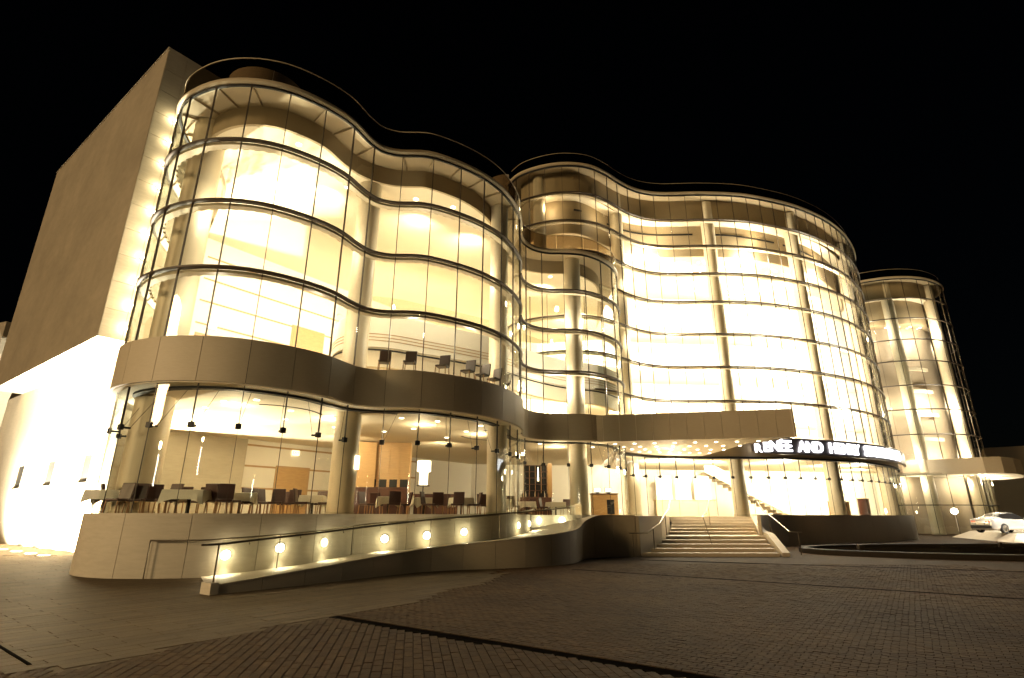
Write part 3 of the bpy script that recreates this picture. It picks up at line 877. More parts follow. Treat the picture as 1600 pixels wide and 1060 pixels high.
# terrace wall (outer), from the nose of the ramp to the stairs, and the one right of the stairs
RO = Curve([(-6.43, 12.76), (-5.49, 14.0), (-4.75, 15.0), (-4.07, 16.05), (-3.3, 17.05), (-2.65, 17.85), (-1.69, 18.45), (-0.61, 18.87), (0.56, 19.45), (1.55, 20.25),
            (2.25, 21.3), (2.6, 22.4), (3.0, 23.4), (3.7, 24.05), (4.5, 24.5), (5.3, 24.75)])
RI_s = lambda f: s0r + (s1r - s0r) * f
s0r, s1r = CA.near(-11.2, 16.4), CA.L - .3
sN = RO.near(2.6, 22.4)
def rampz(f): return .03 + (1.02) * min(1, f)
ramp = empty("entrance_ramp", (-4, 17, 0), 0, "sloping stone ramp sweeping up along the curved podium, low wall on its outer edge", "ramp")
# ramp surface between the two curves
g = MB(); n = 60; rows = []
for i in range(n + 1):
    f = i / n
    po = RO.at(.0 + sN * f, -.06); pi = CA.at(CA.near(-8.6, 16.4) + (s1r - CA.near(-8.6, 16.4)) * f, .47)
    rows.append([(po[0], po[1], rampz(f)), ((po[0] + pi[0]) / 2, (po[1] + pi[1]) / 2, rampz(f)), (pi[0], pi[1], rampz(f))])
g.quadstrip(rows); pbuild(g, "ramp_floor", 'stair', ramp, smooth=True)
# landing between ramp and terrace
g = MB(); top = 1.50
n = 24; rows = []
po0 = RO.at(sN, -.06); pi0 = CA.at(s1r, .47)
for i in range(n + 1):
    f = i / n
    po = RO.at(sN + (RO.L - sN) * f, -.06)
    pi = Vector(pi0).lerp(Vector((7.6, 30.2)), f)
    z = 1.05 + (FLOOR - .02 - 1.05) * min(1, f * 2.2)
    rows.append([(po[0], po[1], z), (pi.x, pi.y, z)])
g.quadstrip(rows); pbuild(g, "landing", 'stair', ramp, smooth=True)
nR = 16
def walltop(q):
    f = q / sN
    return rampz(f) + .13 if f <= 1 else rampz(1) + .13 + (.44) * min(1, (f - 1) / ((RO.L - sN) / sN) * 2.0)
for i in range(nR):
    a = RO.L * i / nR + .006; bq = RO.L * (i + 1) / nR - .006
    g = MB(); m_ = 6; rows = []
    for k in range(m_ + 1):
        qq = a + (bq - a) * k / m_
        rows.append([(*RO.at(qq, -.05), -.01), (*RO.at(qq, .08), -.01), (*RO.at(qq, .08), walltop(qq)), (*RO.at(qq, -.05), walltop(qq))])
    g.quadstrip(rows, closed_v=True); g.f.append((0, 1, 2, 3)); e = m_ * 4; g.f.append((e + 3, e + 2, e + 1, e))
    pbuild(g, "stone_panel", 'fascia', ramp, smooth=True)
g = MB(); m_ = 80; rows = []
for k in range(m_ + 1):
    qq = RO.L * k / m_; z = walltop(qq)
    rows.append([(*RO.at(qq, -.22), z - .03), (*RO.at(qq, .09), z + .004), (*RO.at(qq, .09), z + .035), (*RO.at(qq, -.22), z + .035)])
g.quadstrip(rows, closed_v=True); g.f.append((0, 1, 2, 3)); e = m_ * 4; g.f.append((e + 3, e + 2, e + 1, e))
pbuild(g, "wall_cap", 'stair', ramp, smooth=True)
g = MB(); t = RO.tan(.05); g.obox(RO.at(-.0, -.10), t, .09, .22, 0, .24); pbuild(g, "end_block", 'stone', ramp, bevel=.01)

PC = Curve([(12.2, 28.0), (13.5, 30.6), (15.6, 32.83), (19.67, 35.56), (23.0, 37.85), (26.8, 40.45), (30.3, 43.1), (31.6, 44.9), (33.4, 47.5), (35.5, 51)])
tp = empty("terrace_wall", (22, 37, 0), 0, "long dark stone terrace wall right of the stairs, below the sign", "wall")
nP = 16
for i in range(nP):
    a = PC.L * i / nP + .007; bq = PC.L * (i + 1) / nP - .007
    g = MB(); sweep(g, PC, a, bq, rect(-.15, 0.0, 0.0, 1.66), .4); pbuild(g, "stone_panel", 'fascia', tp, smooth=True)
g = MB(); sweep(g, PC, 0, PC.L, rect(-.35, .015, 1.662, 1.70), .4); pbuild(g, "coping", 'fascia', tp, smooth=True)
g = MB(); g.hexa([(8.6, 32.6), (13.6, 32.9)] + edge(PC, PC.near(15.0, 32.3), PC.L - .2, -.16, 1.0) + edge(CC, CC.L - 4, sC_low0 + .3, -.1, 1.0) + edge(CB, CB.L, CB.L - 2.6, .1, .5), FLOOR - .2, FLOOR - .012)
pbuild(g, "terrace_floor", 'stair', tp)
g = MB(); g.hexa([(6.4, 31.8), (7.6, 30.2), (7.7, 29.4), (8.95, 32.9), (8.6, 34)], FLOOR - .2, FLOOR - .016); pbuild(g, "terrace_floor", 'stair', tp)

# ================================================================= STAIRS
st = empty("entrance_stairs", (9, 26, 0), 0, "broad pale entrance stairs of eleven steps with a landing half way up", "stairs")
Lf = [(5.45, 24.35), (6.00, 24.95), (6.42, 25.62), (6.84, 26.30), (7.23, 27.0)]
Rt = [(11.30, 24.50), (11.42, 25.15), (11.56, 25.85), (11.74, 26.55), (12.0, 27.3)]
rise = FLOOR / 11
for i in range(5):
    l0, r0 = Lf[i], Rt[i]
    l1 = (9.5, 33.2); r1 = (14.0, 33.5)
    l1 = Lf[i + 1] if i < 4 else (7.85, 28.7); r1 = Rt[i + 1] if i < 4 else (12.42, 29.1)
    g = MB(); z1 = rise * (i + 1)
    l1b = (l1[0] + .05, l1[1] + .12); r1b = (r1[0] + .02, r1[1] + .12)
    g.hexa([l0, r0, r1b, l1b], 0.0 if i == 0 else z1 - rise - .05, z1)
    nose = MB()
    o = pbuild(g, "step", 'stair', st, bevel=.012)
for i in range(6):
    l0 = (7.85 + .24 * i, 28.7 + .66 * i); r0 = (12.42 + .24 * i, 29.1 + .66 * i)
    l1 = (l0[0] + .24, l0[1] + .78); r1 = (r0[0] + .24, r0[1] + .78)
    z1 = rise * (6 + i)
    g = MB(); g.hexa([l0, r0, r1, l1], z1 - rise - .05, z1 - (.004 if i == 5 else 0)); pbuild(g, "step", 'stair', st, bevel=.012)
# support under the flight
g = MB(); g.hexa([(7.5, 28.0), (12.2, 28.4), (14.0, 33.3), (9.4, 33.0)], 0, .6); pbuild(g, "stair_core", 'stone', st)
# cheek walls
def cheek(pl, w, zs, name, m):
    g = MB(); rows = []
    for (x, y), z in zip(pl, zs):
        rows.append([(x, y, 0), (x + w, y + .02, 0), (x + w, y + .02, z), (x, y, z)])
    g.quadstrip(rows, closed_v=True); g.f.append((0, 1, 2, 3)); e = (len(rows) - 1) * 4; g.f.append((e + 3, e + 2, e + 1, e))
    return pbuild(g, name, m, st, bevel=.01)
cheek([(11.42, 24.55), (12.0, 27.05), (12.5, 29.1), (13.75, 32.9)], .34, [.16, .84, .95, 1.72], "cheek_wall", 'stair')
cheek([(5.28, 24.70), (6.2, 26.2), (7.0, 27.6), (7.62, 29.3), (8.9, 32.9)], .22, [1.62, 1.625, 1.63, 1.63, 1.63], "cheek_wall", 'fascia')

# ================================================================= HANDRAILS
def handrail(name, label, path, posts, glassq=None, r=.024, m='rail', pm='rail', brackets=None):
    e = empty(name, path[0], 0, label, "handrail")
    def hb(mb, nme, mm, **k):
        o = MB.build(mb, nme, mm, None, **k); o.parent = e
        o.matrix_parent_inverse = Matrix.Translation(-Vector(e.location)); return o
    g = MB(); g.tube(path, r, 10); hb(g, "rail", m, smooth=True)
    for p0, p1 in posts:
        g = MB(); g.tube([p0, p1], r * .75, 8); hb(g, "post", pm, smooth=True)
    for a, bq in (brackets or []):
        g = MB(); g.tube([a, (a[0] * .5 + bq[0] * .5, a[1] * .5 + bq[1] * .5, min(a[2], bq[2]) - .02), bq], .010, 6); hb(g, "bracket", m, smooth=True)
    for rows in (glassq or []):
        g = MB(); g.quadstrip(rows, closed_v=True); g.f.append(tuple(range(4))); k = (len(rows) - 1) * 4; g.f.append((k + 3, k + 2, k + 1, k))
        hb(g, "glass_panel", 'glass2', smooth=True)
    return e
path = []; n = 60
for i in range(n + 1):
    q = -.35 + (sN + .7 + .35) * i / n
    qq = max(0, q); p = Vector(RO.at(qq, -.02)) + (RO.tan(.05) * (q if q < 0 else 0))
    path.append((p.x, p.y, rampz(qq / sN) + .98))
gl = []; br = []; npan = 11
for i in range(npan):
    a = .05 + (sN + .6) * i / npan + .012; bq = .05 + (sN + .6) * (i + 1) / npan - .012
    rows = []
    for k in range(4):
        q = a + (bq - a) * k / 3; zb = walltop(q) + .036; zt = rampz(q / sN) + 1.06
        rows.append([(*RO.at(q, .02), zb), (*RO.at(q, .035), zb), (*RO.at(q, .035), zt), (*RO.at(q, .02), zt)])
    gl.append(rows)
    q = (a + bq) / 2; z = rampz(q / sN) + .98
    br.append(((*RO.at(q, .02), z - .06), (*RO.at(q, -.02), z - .02)))
handrail("ramp_handrail", "dark handrail on a glass balustrade along the outer edge of the ramp", path,
         [((*RO.at(0.02, -.02), .15), (*RO.at(0.02, -.02), 1.01))], gl, .026, brackets=br)
sI0 = CA.near(-9.75, 16.2)
path = []; posts = []
for i in range(51):
    f = i / 50; q = sI0 + (s1r - sI0) * f
    zf = max(0, (q - CA.near(-8.6, 16.4)) / (s1r - CA.near(-8.6, 16.4)))
    path.append((*CA.at(q, .62), .96 + 1.0 * zf))
    if i % 9 == 0: posts.append(((*CA.at(q, .62), rampz(zf) - .02), (*CA.at(q, .62), .96 + 1.0 * zf)))
handrail("podium_handrail", "slim metal handrail following the podium wall behind the ramp lamps", path, posts, None, .022)
handrail("stair_handrail", "bright handrail with bent end at the left side of the stairs",
         [(4.95, 24.2, .93), (5.75, 24.35, .93), (6.6, 25.5, 1.32), (7.3, 27.1, 1.72), (8.0, 29.0, 1.95), (9.2, 32.8, 2.55)],
         [((5.1, 24.25, 0), (5.1, 24.25, .93)), ((6.15, 24.95, .25), (6.15, 24.95, 1.12)), ((7.35, 27.3, .75), (7.35, 27.3, 1.74))], None, .026, 'steel')
handrail("stair_handrail", "bright single handrail in the middle of the stairs",
         [(9.06, 27.0, 1.55), (9.15, 27.3, 1.62), (9.9, 28.9, 1.78), (11.5, 33.0, 2.52), (11.6, 33.6, 2.55)],
         [((9.02, 26.0, .35), (9.06, 27.0, 1.55)), ((10.6, 30.6, 1.1), (10.6, 30.6, 2.08))], None, .026, 'steel')
handrail("stair_handrail", "bright handrail over the white cheek wall at the right side of the stairs",
         [(12.9, 25.6, .95), (12.35, 25.6, .98), (12.5, 27.2, 1.5), (12.95, 29.3, 1.9), (14.2, 33.0, 2.6)],
         [((12.75, 25.6, 0), (12.75, 25.6, .95)), ((12.62, 28.0, .9), (12.62, 28.0, 1.65))], None, .026, 'steel')

# ================================================================= LAMPS ON WALLS AND IN THE GROUND
def own(e, mb, name, m, **k):
    o = MB.build(mb, name, m, None, **k); o.parent = e
    o.matrix_parent_inverse = Matrix.Translation(-Vector(e.location)); return o
rl = [(-7.99, 16.30), (-6.88, 17.23), (-6.14, 18.5), (-4.36, 19.91), (-3.03, 20.3), (-1.83, 21.16), (-.04, 23.82), (.42, 25.3)]
names8 = ["nearest the ramp's lower end", "second from the left, just right of the end post", "third from the left, in the inward bend",
          "fourth from the left, past the inward bend", "fifth from the left, half way up the ramp", "sixth from the left along the ramp",
          "seventh from the left, under the restaurant's right bulge", "eighth from the left, near the ramp's top"]
for i, (x, y) in enumerate(rl):
    q = CA.near(x, y); zf = (q - CA.near(-8.6, 16.4)) / (s1r - CA.near(-8.6, 16.4))
    z = [.56, .70, .79, .85, .95, 1.05, 1.24, 1.28][i]
    c = CA.at(q, .47); t = CA.tan(q); nn = Vector((t.y, -t.x))
    e = empty("ramp_wall_lamp", (c[0], c[1], z), 0, "round podium wall lamp, " + names8[i], "wall lamp", "round lamps on the podium wall")
    g = MB(); rows = []
    for rr, dd in ((.0, .075), (.07, .07), (.115, .05), (.13, .02)):
        rows.append([(c[0] + t.x * rr * math.cos(a) + nn.x * dd, c[1] + t.y * rr * math.cos(a) + nn.y * dd, z + rr * math.sin(a)) for a in [2 * math.pi * k / 20 for k in range(20)]])
    g.quadstrip(rows, closed_v=True); own(e, g, "lens", 'discglow', smooth=True)
    g = MB(); rows = []
    for rr, dd in ((.13, .0), (.15, .0), (.15, .025), (.13, .025)):
        rows.append([(c[0] + t.x * rr * math.cos(a) + nn.x * dd, c[1] + t.y * rr * math.cos(a) + nn.y * dd, z + rr * math.sin(a)) for a in [2 * math.pi * k / 20 for k in range(20)]])
    g.quadstrip(rows, closed_u=True, closed_v=True); own(e, g, "bezel", 'steel', smooth=True)
    lamp('POINT', (c[0] + nn.x * .22, c[1] + nn.y * .22, z - .02), 7.5, (1, .90, .60), .08, e).matrix_parent_inverse = Matrix.Translation(-Vector(e.location))
    lamp('SPOT', (c[0] + nn.x * .16, c[1] + nn.y * .16, z - .1), 34, (1, .92, .66), .06, e, aim=(nn.x * .35, nn.y * .35, -1), spot=105, blend=.5).matrix_parent_inverse = Matrix.Translation(-Vector(e.location))
for i, (x, y) in enumerate([(1.35, 29.0), (2.6, 29.35)]):
    q = CB.near(x, y); c = CB.at(q, .31); t = CB.tan(q); nn = Vector((t.y, -t.x)); z = 1.38
    e = empty("ramp_wall_lamp", (c[0], c[1], z), 0, ["round glowing lamp where the ramp turns, left of the last one", "round glowing lamp at the ramp's far turn, the last on the right"][i], "wall lamp", "round lamps on the podium wall")
    g = MB(); rows = []
    for rr, dd in ((.0, .075), (.09, .07), (.14, .05), (.16, .02)):
        rows.append([(c[0] + t.x * rr * math.cos(a) + nn.x * dd, c[1] + t.y * rr * math.cos(a) + nn.y * dd, z + rr * math.sin(a)) for a in [2 * math.pi * k / 20 for k in range(20)]])
    g.quadstrip(rows, closed_v=True); own(e, g, "lens", 'discglow', smooth=True)
    lamp('POINT', (c[0] + nn.x * .3, c[1] + nn.y * .3, z - .02), 14, (1, .90, .60), .08, e).matrix_parent_inverse = Matrix.Translation(-Vector(e.location))

ordn = ["topmost", "second from the top", "third from the top", "fourth from the top", "fifth from the top", "sixth from the top", "seventh from the top",
        "eighth from the top", "ninth from the top", "lowest"]
zl = [21.9, 20.5, 19.1, 17.7, 16.3, 15.0, 13.7, 12.4, 11.15, 10.0]
for i, z in enumerate(zl):
    c = W(.98, .03)
    e = empty("wall_spotlight", (c[0], c[1], z), 0, "small bright spotlight on the stone block's narrow face, " + ordn[i] + " in the column", "spotlight", "column of spotlights beside the glass")
    g = MB(); g.obox(W(.98, .06), BD, .05, .03, z - .06, z + .06); own(e, g, "housing", 'steel', bevel=.01)
    g = MB(); p = Vector(W(.98, .10)); rows = [[(p.x + BD.x * rr * math.cos(a) + hN.x * dd, p.y + BD.y * rr * math.cos(a) + hN.y * dd, z + rr * math.sin(a)) for a in [2 * math.pi * k / 14 for k in range(14)]] for rr, dd in ((0.001, .035), (.06, .03), (.09, .01))]
    g.quadstrip(rows, closed_v=True); own(e, g, "lens", 'discglow', smooth=True)
    p = W(.98, .34)
    lamp('POINT', (*p, z), 26, (1, .84, .50), .06, e).matrix_parent_inverse = Matrix.Translation(-Vector(e.location))
gl_lab = ["nearest the podium", "second from the podium", "third from the podium", "farthest left of the row"]
for i, u in enumerate([.15, 2.0, 4.2, 6.6, 9.2, 12.0]):
    c = Vector(low(-1.5, u))
    e = empty("ground_lamp", (c.x, c.y, 0), 0, "round lamp set in the paving below the bright wall, " + (gl_lab[i] if i < 3 else ["fourth from the podium", "fifth from the podium", "sixth from the podium, the farthest"][i - 3]), "ground lamp", "lamps set in the paving by the bright wall")
    g = MB(); g.cyl(c, .19, .004, .02, 20); own(e, g, "lens", 'lampglow', smooth=True)
    g = MB(); rows = [[(c.x + rr * math.cos(a), c.y + rr * math.sin(a), zz) for a in [2 * math.pi * k / 20 for k in range(20)]] for rr, zz in ((.19, .0), (.24, .0), (.24, .022), (.19, .022))]
    g.quadstrip(rows, closed_u=True, closed_v=True); own(e, g, "bezel", 'steel', smooth=True)
    tgt = Vector((*low(0, u), 3.4)) - Vector((c.x, c.y, .1))
    o = lamp('SPOT', (c.x, c.y, .06), 15000, (1, .91, .70), .1, e, aim=tgt, spot=150, blend=.8); o.matrix_parent_inverse = Matrix.Translation(-Vector(e.location))

# ================================================================= RESTAURANT AND LOBBY FURNITURE
def chair(name, label, group, bodym, legm, high=.95):
    e = empty(name, (0, 0, 0), 0, label, "chair", group)
    g = MB(); g.box(-.23, .23, -.23, .22, .40, .48); MB.build(g, "seat", bodym, e, bevel=.025)
    g = MB(); g.hexa([(-.235, .18), (.235, .18), (.235, .25), (-.235, .25)], .44, high)
    for k in range(4, 8): x, y, z = g.v[k]; g.v[k] = (x * .98, y + .10, z)
    MB.build(g, "backrest", bodym, e, bevel=.02)
    for sx in (-1, 1):
        for sy in (-1, 1):
            g = MB(); g.tube([(sx * .205, sy * .20, .41), (sx * .225, sy * .225, 0)], .021, 6); MB.build(g, "leg", legm, e)
    return e
def place(src, first, x, y, z, rz, label):
    o = src if first else copy_tree(src)
    o.location = (x, y, z); o.rotation_euler = (0, 0, rz); o['label'] = label
    return o
rc = chair("restaurant_chair", "x", "dark red chairs in the restaurant", 'chair', 'legw')
# ratio of picture column to depth: x = r * y for things level with the eye
def col_x(px, y): return (px - 800) / 884.7 * y
seats = [(176, 17.9, 2.3, "half hidden behind the first tablecloth at the far left"),
         (213, 17.35, 0.35, "large, near the glass, in front of the left stone column"),
         (240, 17.9, 0.5, "just right of the left stone column's foot"),
         (262, 17.5, -0.3, "tucked against the left side of the big tablecloth table"),
         (341, 17.9, 2.9, "turned towards the glass, right of the big tablecloth table"),
         (362, 18.4, 1.5, "seen side on with a tilted back, right of the big tablecloth table"),
         (396, 20.2, 1.35, "first of three side-on chairs in a row"),
         (407, 20.7, 1.35, "middle one of three side-on chairs in a row"),
         (418, 21.2, 1.35, "last of three side-on chairs in a row"),
         (433, 20.9, 0.15, "square back to the glass, under the wooden door"),
         (458, 21.6, 0.1, "square back to the glass, left of the fourth tablecloth"),
         (499, 22.9, -0.2, "behind the fourth tablecloth, beside the middle column"),
         (524, 22.4, -1.4, "just left of the middle column's foot"),
         (574, 23.6, 1.2, "in front of the dark red booth"),
         (632, 24.0, -1.2, "right of the cloth table before the booth"),
         (648, 25.2, 1.6, "turned sideways under the tall white lamp"),
         (685, 23.6, 0.1, "broad back to the glass, right of the tall white lamp"),
         (704, 26.3, 2.7, "behind the table left of the right bulge"),
         (757, 25.6, 0.4, "dark, at the foot of the right column"),
         (768, 26.4, -1.1, "partly behind the right column"),
         (836, 32.2, 0.2, "below the wine rack, behind the ramp's top lamps"),
         (186, 17.0, -0.2, "small and half seen at the far left corner of the glass"),
         (228, 18.6, 1.9, "side on, in the shade behind the first two chairs"),
         (283, 19.4, 0.1, "behind the big tablecloth table"),
         (312, 19.6, -0.2, "behind the big tablecloth table, on its right"),
         (352, 17.3, 0.4, "closest to the glass, right of the big tablecloth table"),
         (386, 22.0, 0.3, "behind the side-on row, facing away"),
         (446, 23.6, 0.0, "under the exit sign, farther back"),
         (474, 20.9, 1.7, "side on, left of the fourth tablecloth"),
         (510, 21.6, -1.5, "right of the fourth tablecloth, turned towards it"),
         (590, 25.0, 3.1, "between booth and cloth table, facing the glass"),
         (618, 22.6, 0.2, "back to the glass, in front of the cloth table before the booth"),
         (671, 23.3, 1.4, "side on, left of the broad backed chair"),
         (716, 23.2, -0.1, "back to the glass in the right bulge"),
         (741, 24.0, -1.3, "turned left in the right bulge"),
         (803, 28.0, 0.5, "right of the right column, seen through two panes"),
         (852, 31.0, 1.2, "between the two tables below the wine rack"),
         (884, 33.6, -0.4, "behind the far tablecloth, left of the far column")]
for i, (px, y, rz, lb) in enumerate(seats):
    place(rc, i == 0, col_x(px, y), y, FLOOR, rz, "dark red chair, " + lb)
def table(first=None):
    e = empty("restaurant_table", (0, 0, 0), 0, "x", "table", "restaurant tables")
    g = MB(); g.box(-.43, .43, -.43, .43, .70, .735); MB.build(g, "table_top", 'darkwood', e, bevel=.01)
    g = MB(); g.cyl((0, 0), .045, .04, .70, 14); MB.build(g, "pedestal", 'dark', e, smooth=True)
    g = MB(); g.cyl((0, 0), .27, 0, .04, 24, .22); MB.build(g, "foot", 'dark', e, smooth=True)
    return e
def cloth_mesh():
    g = MB(); n = 28; h = .5
    rows = []
    prof = [(0.0, .742), (.90, .742), (1.0, .735), (1.03, .66), (1.07, .55), (1.1, .46)]
    for sc, z in prof:
        row = []
        for k in range(4 * 7):
            side, f = divmod(k, 7); f = f / 7
            c = [(-1, -1), (1, -1), (1, 1), (-1, 1)]
            a, b2 = c[side], c[(side + 1) % 4]
            x = a[0] + (b2[0] - a[0]) * f; y = a[1] + (b2[1] - a[1]) * f
            corner = max(0, 1 - min(f, 1 - f) * 4) if True else 0
            zz = z - (.16 * corner if z < .7 else 0) * (1 - (z - .46) / .28)
            wob = 1 + (.05 * math.sin(k * 2.4) if z < .7 else 0)
            row.append((x * .445 * sc * wob if sc else 0, y * .445 * sc * wob if sc else 0, zz))
        rows.append(row)
    g.quadstrip(rows, closed_v=True)
    o = MB.build(g, "tablecloth", 'cloth', None, smooth=True)
    return o
tb = table(); cl = cloth_mesh()
tabs = [(166, 17.6, .3, "at the far left edge of the restaurant, behind the first glass panes"),
        (297, 17.5, .15, "the largest, close to the glass right of the left column"),
        (377, 19.6, .6, "between the side-on chairs and the big cloth table"),
        (490, 22.2, .2, "left of the middle column"),
        (608, 23.4, .25, "in front of the dark red booth"),
        (664, 24.6, .5, "under the tall white lamp"),
        (722, 24.4, .35, "in the right bulge of the restaurant"),
        (784, 26.8, .2, "just right of the right column"),
        (824, 31.2, .1, "below the wine rack"),
        (869, 32.2, .3, "left of the far column, above the ramp's turn")]
for i, (px, y, rz, lb) in enumerate(tabs):
    x = col_x(px, y)
    tt_ = place(tb, i == 0, x, y, FLOOR, rz, "cloth covered table, " + lb)
    o = cl if i == 0 else cl.copy()
    if i: C.objects.link(o)
    o.location = (x, y, FLOOR); o.rotation_euler = (0, 0, rz)
    if i == 1: o.scale = (1.3, 1.3, 1); tt_.scale = (1.3, 1.3, 1)
    tag(o, "white tablecloth, " + lb, "tablecloth", "white tablecloths in the restaurant")
# booth
e = empty("booth_partition", (col_x(592, 27), 27, FLOOR), 0.05, "dark red booth partition behind the cloth table, right of the middle column", "partition")
g = MB(); g.box(-1.35, 1.35, -.06, .06, 0, 1.25); MB.build(g, "panel", 'darkwood', e, bevel=.01)
g = MB(); g.box(-1.3, 1.3, -.62, -.07, .0, .46); MB.build(g, "bench", 'chair', e, bevel=.03)
g = MB(); g.box(-1.38, 1.38, -.08, .08, 1.252, 1.29); MB.build(g, "top_rail", 'darkwood', e)
e = empty("booth_partition", (col_x(682, 28.5), 28.5, FLOOR), 0.0, "lower dark red booth partition right of the tall white lamp", "partition")
g = MB(); g.box(-1.1, 1.1, -.06, .06, 0, 1.0); MB.build(g, "panel", 'darkwood', e, bevel=.01)
g = MB(); g.box(-1.12, 1.12, -.08, .08, 1.002, 1.04); MB.build(g, "top_rail", 'darkwood', e)
# maple cabinet wall with four dark niches
e = empty("maple_cabinet", (col_x(605, 30.5), 30.5, FLOOR), 0.05, "tall pale maple cabinet wall with four dark niches, behind the booth", "cabinet")
g = MB(); g.box(-1.15, 1.15, 0, .5, 0, 3.86); MB.build(g, "carcass", 'wood', e)
for k in range(4):
    for zz in range(2):
        g = MB(); g.box(-1.13 + k * .57, -1.13 + k * .57 + .555, -.02, 0, 2.05 + zz * .91, 2.05 + zz * .91 + .895); MB.build(g, "door_panel", 'wood', e, bevel=.006)
    g = MB(); g.box(-1.06 + k * .57, -1.06 + k * .57 + .42, -.012, .0, 1.42, 1.86); MB.build(g, "niche", 'slot', e)
e = empty("maple_cabinet", (col_x(569, 30.0), 30.0, FLOOR), 0.4, "narrow maple panel wall beside the middle column", "cabinet")
g = MB(); g.box(-.5, .5, 0, .3, 0, 3.8); MB.build(g, "carcass", 'wood', e)
g = MB(); g.box(-.48, .48, -.02, 0, .06, 1.9); MB.build(g, "door_panel", 'wood', e)
g = MB(); g.box(-.48, .48, -.02, 0, 1.93, 3.75); MB.build(g, "door_panel", 'wood', e)
# tall lamp
e = empty("floor_lamp", (col_x(661, 26.2), 26.2, FLOOR), 0, "tall lamp with two stacked white drum shades behind the tables", "lamp")
g = MB(); g.cyl((0, 0), .2, 0, .04, 24); MB.build(g, "foot", 'dark', e, smooth=True)
g = MB(); g.cyl((0, 0), .025, .04, 1.3, 12); MB.build(g, "stem", 'dark', e, smooth=True)
g = MB(); g.cyl((0, 0), .30, 1.30, 1.34, 28); MB.build(g, "plate", 'dark', e, smooth=True)
g = MB(); g.cyl((0, 0), .20, 1.36, 1.95, 28); MB.build(g, "lamp_shade", 'shade', e, smooth=True)
g = MB(); g.cyl((0, 0), .32, 1.96, 2.45, 28); MB.build(g, "lamp_shade", 'shade', e, smooth=True)
# sconce on the middle column
e = empty("wall_sconce", (-5.98, 21.45, 3.55), 0, "small white cylinder lamp on the middle stone column", "lamp")
g = MB(); g.cyl((0, 0), .10, -.26, .26, 20); MB.build(g, "shade", 'shade', e, smooth=True)
g = MB(); g.box(-.12, -.02, .02, .10, -.05, .05); MB.build(g, "bracket", 'steel', e)
# pendant lamp in the middle wing
e = empty("pendant_lamp", (col_x(842, 30.6), 30.6, 3.4), 0, "slender glowing pendant lamp before the wine rack", "lamp")
g = MB(); g.cyl((0, 0), .05, .0, .75, 14, .02); MB.build(g, "shade", 'shade', e, smooth=True)
g = MB(); g.cyl((0, 0), .008, .75, 2.0, 6); MB.build(g, "cord", 'dark', e)
# wine rack and counter
e = empty("wine_rack", (col_x(838, 34.0), 34.0, FLOOR), 0, "dark wood wine rack of square cells on a wood counter in the middle wing", "rack")
g = MB(); g.box(-.95, .95, -.1, .5, 0, 1.05); MB.build(g, "counter", 'darkwood', e, bevel=.01)
g = MB(); g.box(-.72, .72, .12, .5, 1.06, 2.95); MB.build(g, "back", 'slot', e)
g = MB(); g.box(.74, 1.0, .0, .5, 1.06, 3.05); MB.build(g, "side_panel", 'wood', e)
for k in range(6):
    g = MB(); g.box(-.74, .735, 0, .118, 1.06 + k * .37, 1.09 + k * .37); MB.build(g, "shelf", 'darkwood', e)
for k in range(5):
    g = MB(); g.box(-.74 + k * .355, -.71 + k * .355, .004, .116, 1.062, 2.94); MB.build(g, "divider", 'strip', e)
rb = random.Random(2)
for k in range(9):
    b_ = empty("wine_bottle", (col_x(838, 34.0) - .8 + k * .19, 33.97 + rb.uniform(-.04, .1), FLOOR + 1.05), 0, ["leftmost", "second", "third", "fourth", "middle", "sixth", "seventh", "eighth", "rightmost"][k] + " bottle from the left on the counter below the wine rack", "bottle", "bottles on the wine counter")
    g = MB(); g.cyl((0, 0), .042, 0, .2, 10); g.cyl((0, 0), .042, .2, .26, 10, .015); g.cyl((0, 0), .015, .26, .34, 10); MB.build(g, "body", ['slot', 'cloth', 'darkwood'][k % 3], b_, smooth=True)
# host desk with two screens
e = empty("host_desk", (col_x(945, 35.2), 35.2, FLOOR), 0, "brown wooden host desk left of the entrance doors", "desk")
g = MB(); g.box(-.8, .8, -.3, .3, 0, 1.28); MB.build(g, "carcass", 'wood', e, bevel=.01)
g = MB(); g.box(-.85, .85, -.35, .35, 1.282, 1.33); MB.build(g, "top", 'darkwood', e, bevel=.008)
g = MB(); g.box(-.72, .0, -.32, -.30, .15, .95); MB.build(g, "door_panel", 'wood', e)
g = MB(); g.box(.1, .55, -.32, -.30, .1, .95); MB.build(g, "niche", 'slot', e)
for k, xx in enumerate((-.42, .25)):
    e2 = empty("desk_screen", (col_x(945, 35.2) + xx, 35.1, FLOOR + 1.33), 0, ["left", "right"][k] + " small lit screen standing on the host desk", "screen", "screens on the host desk")
    g = MB(); g.box(-.22, .22, -.02, .02, .06, .36); MB.build(g, "case", 'slot', e2)
    g = MB(); g.box(-.19, .19, -.024, -.02, .09, .33); MB.build(g, "display", 'screen', e2)
    g = MB(); g.box(-.1, .1, -.06, .06, 0, .06); MB.build(g, "stand", 'slot', e2)
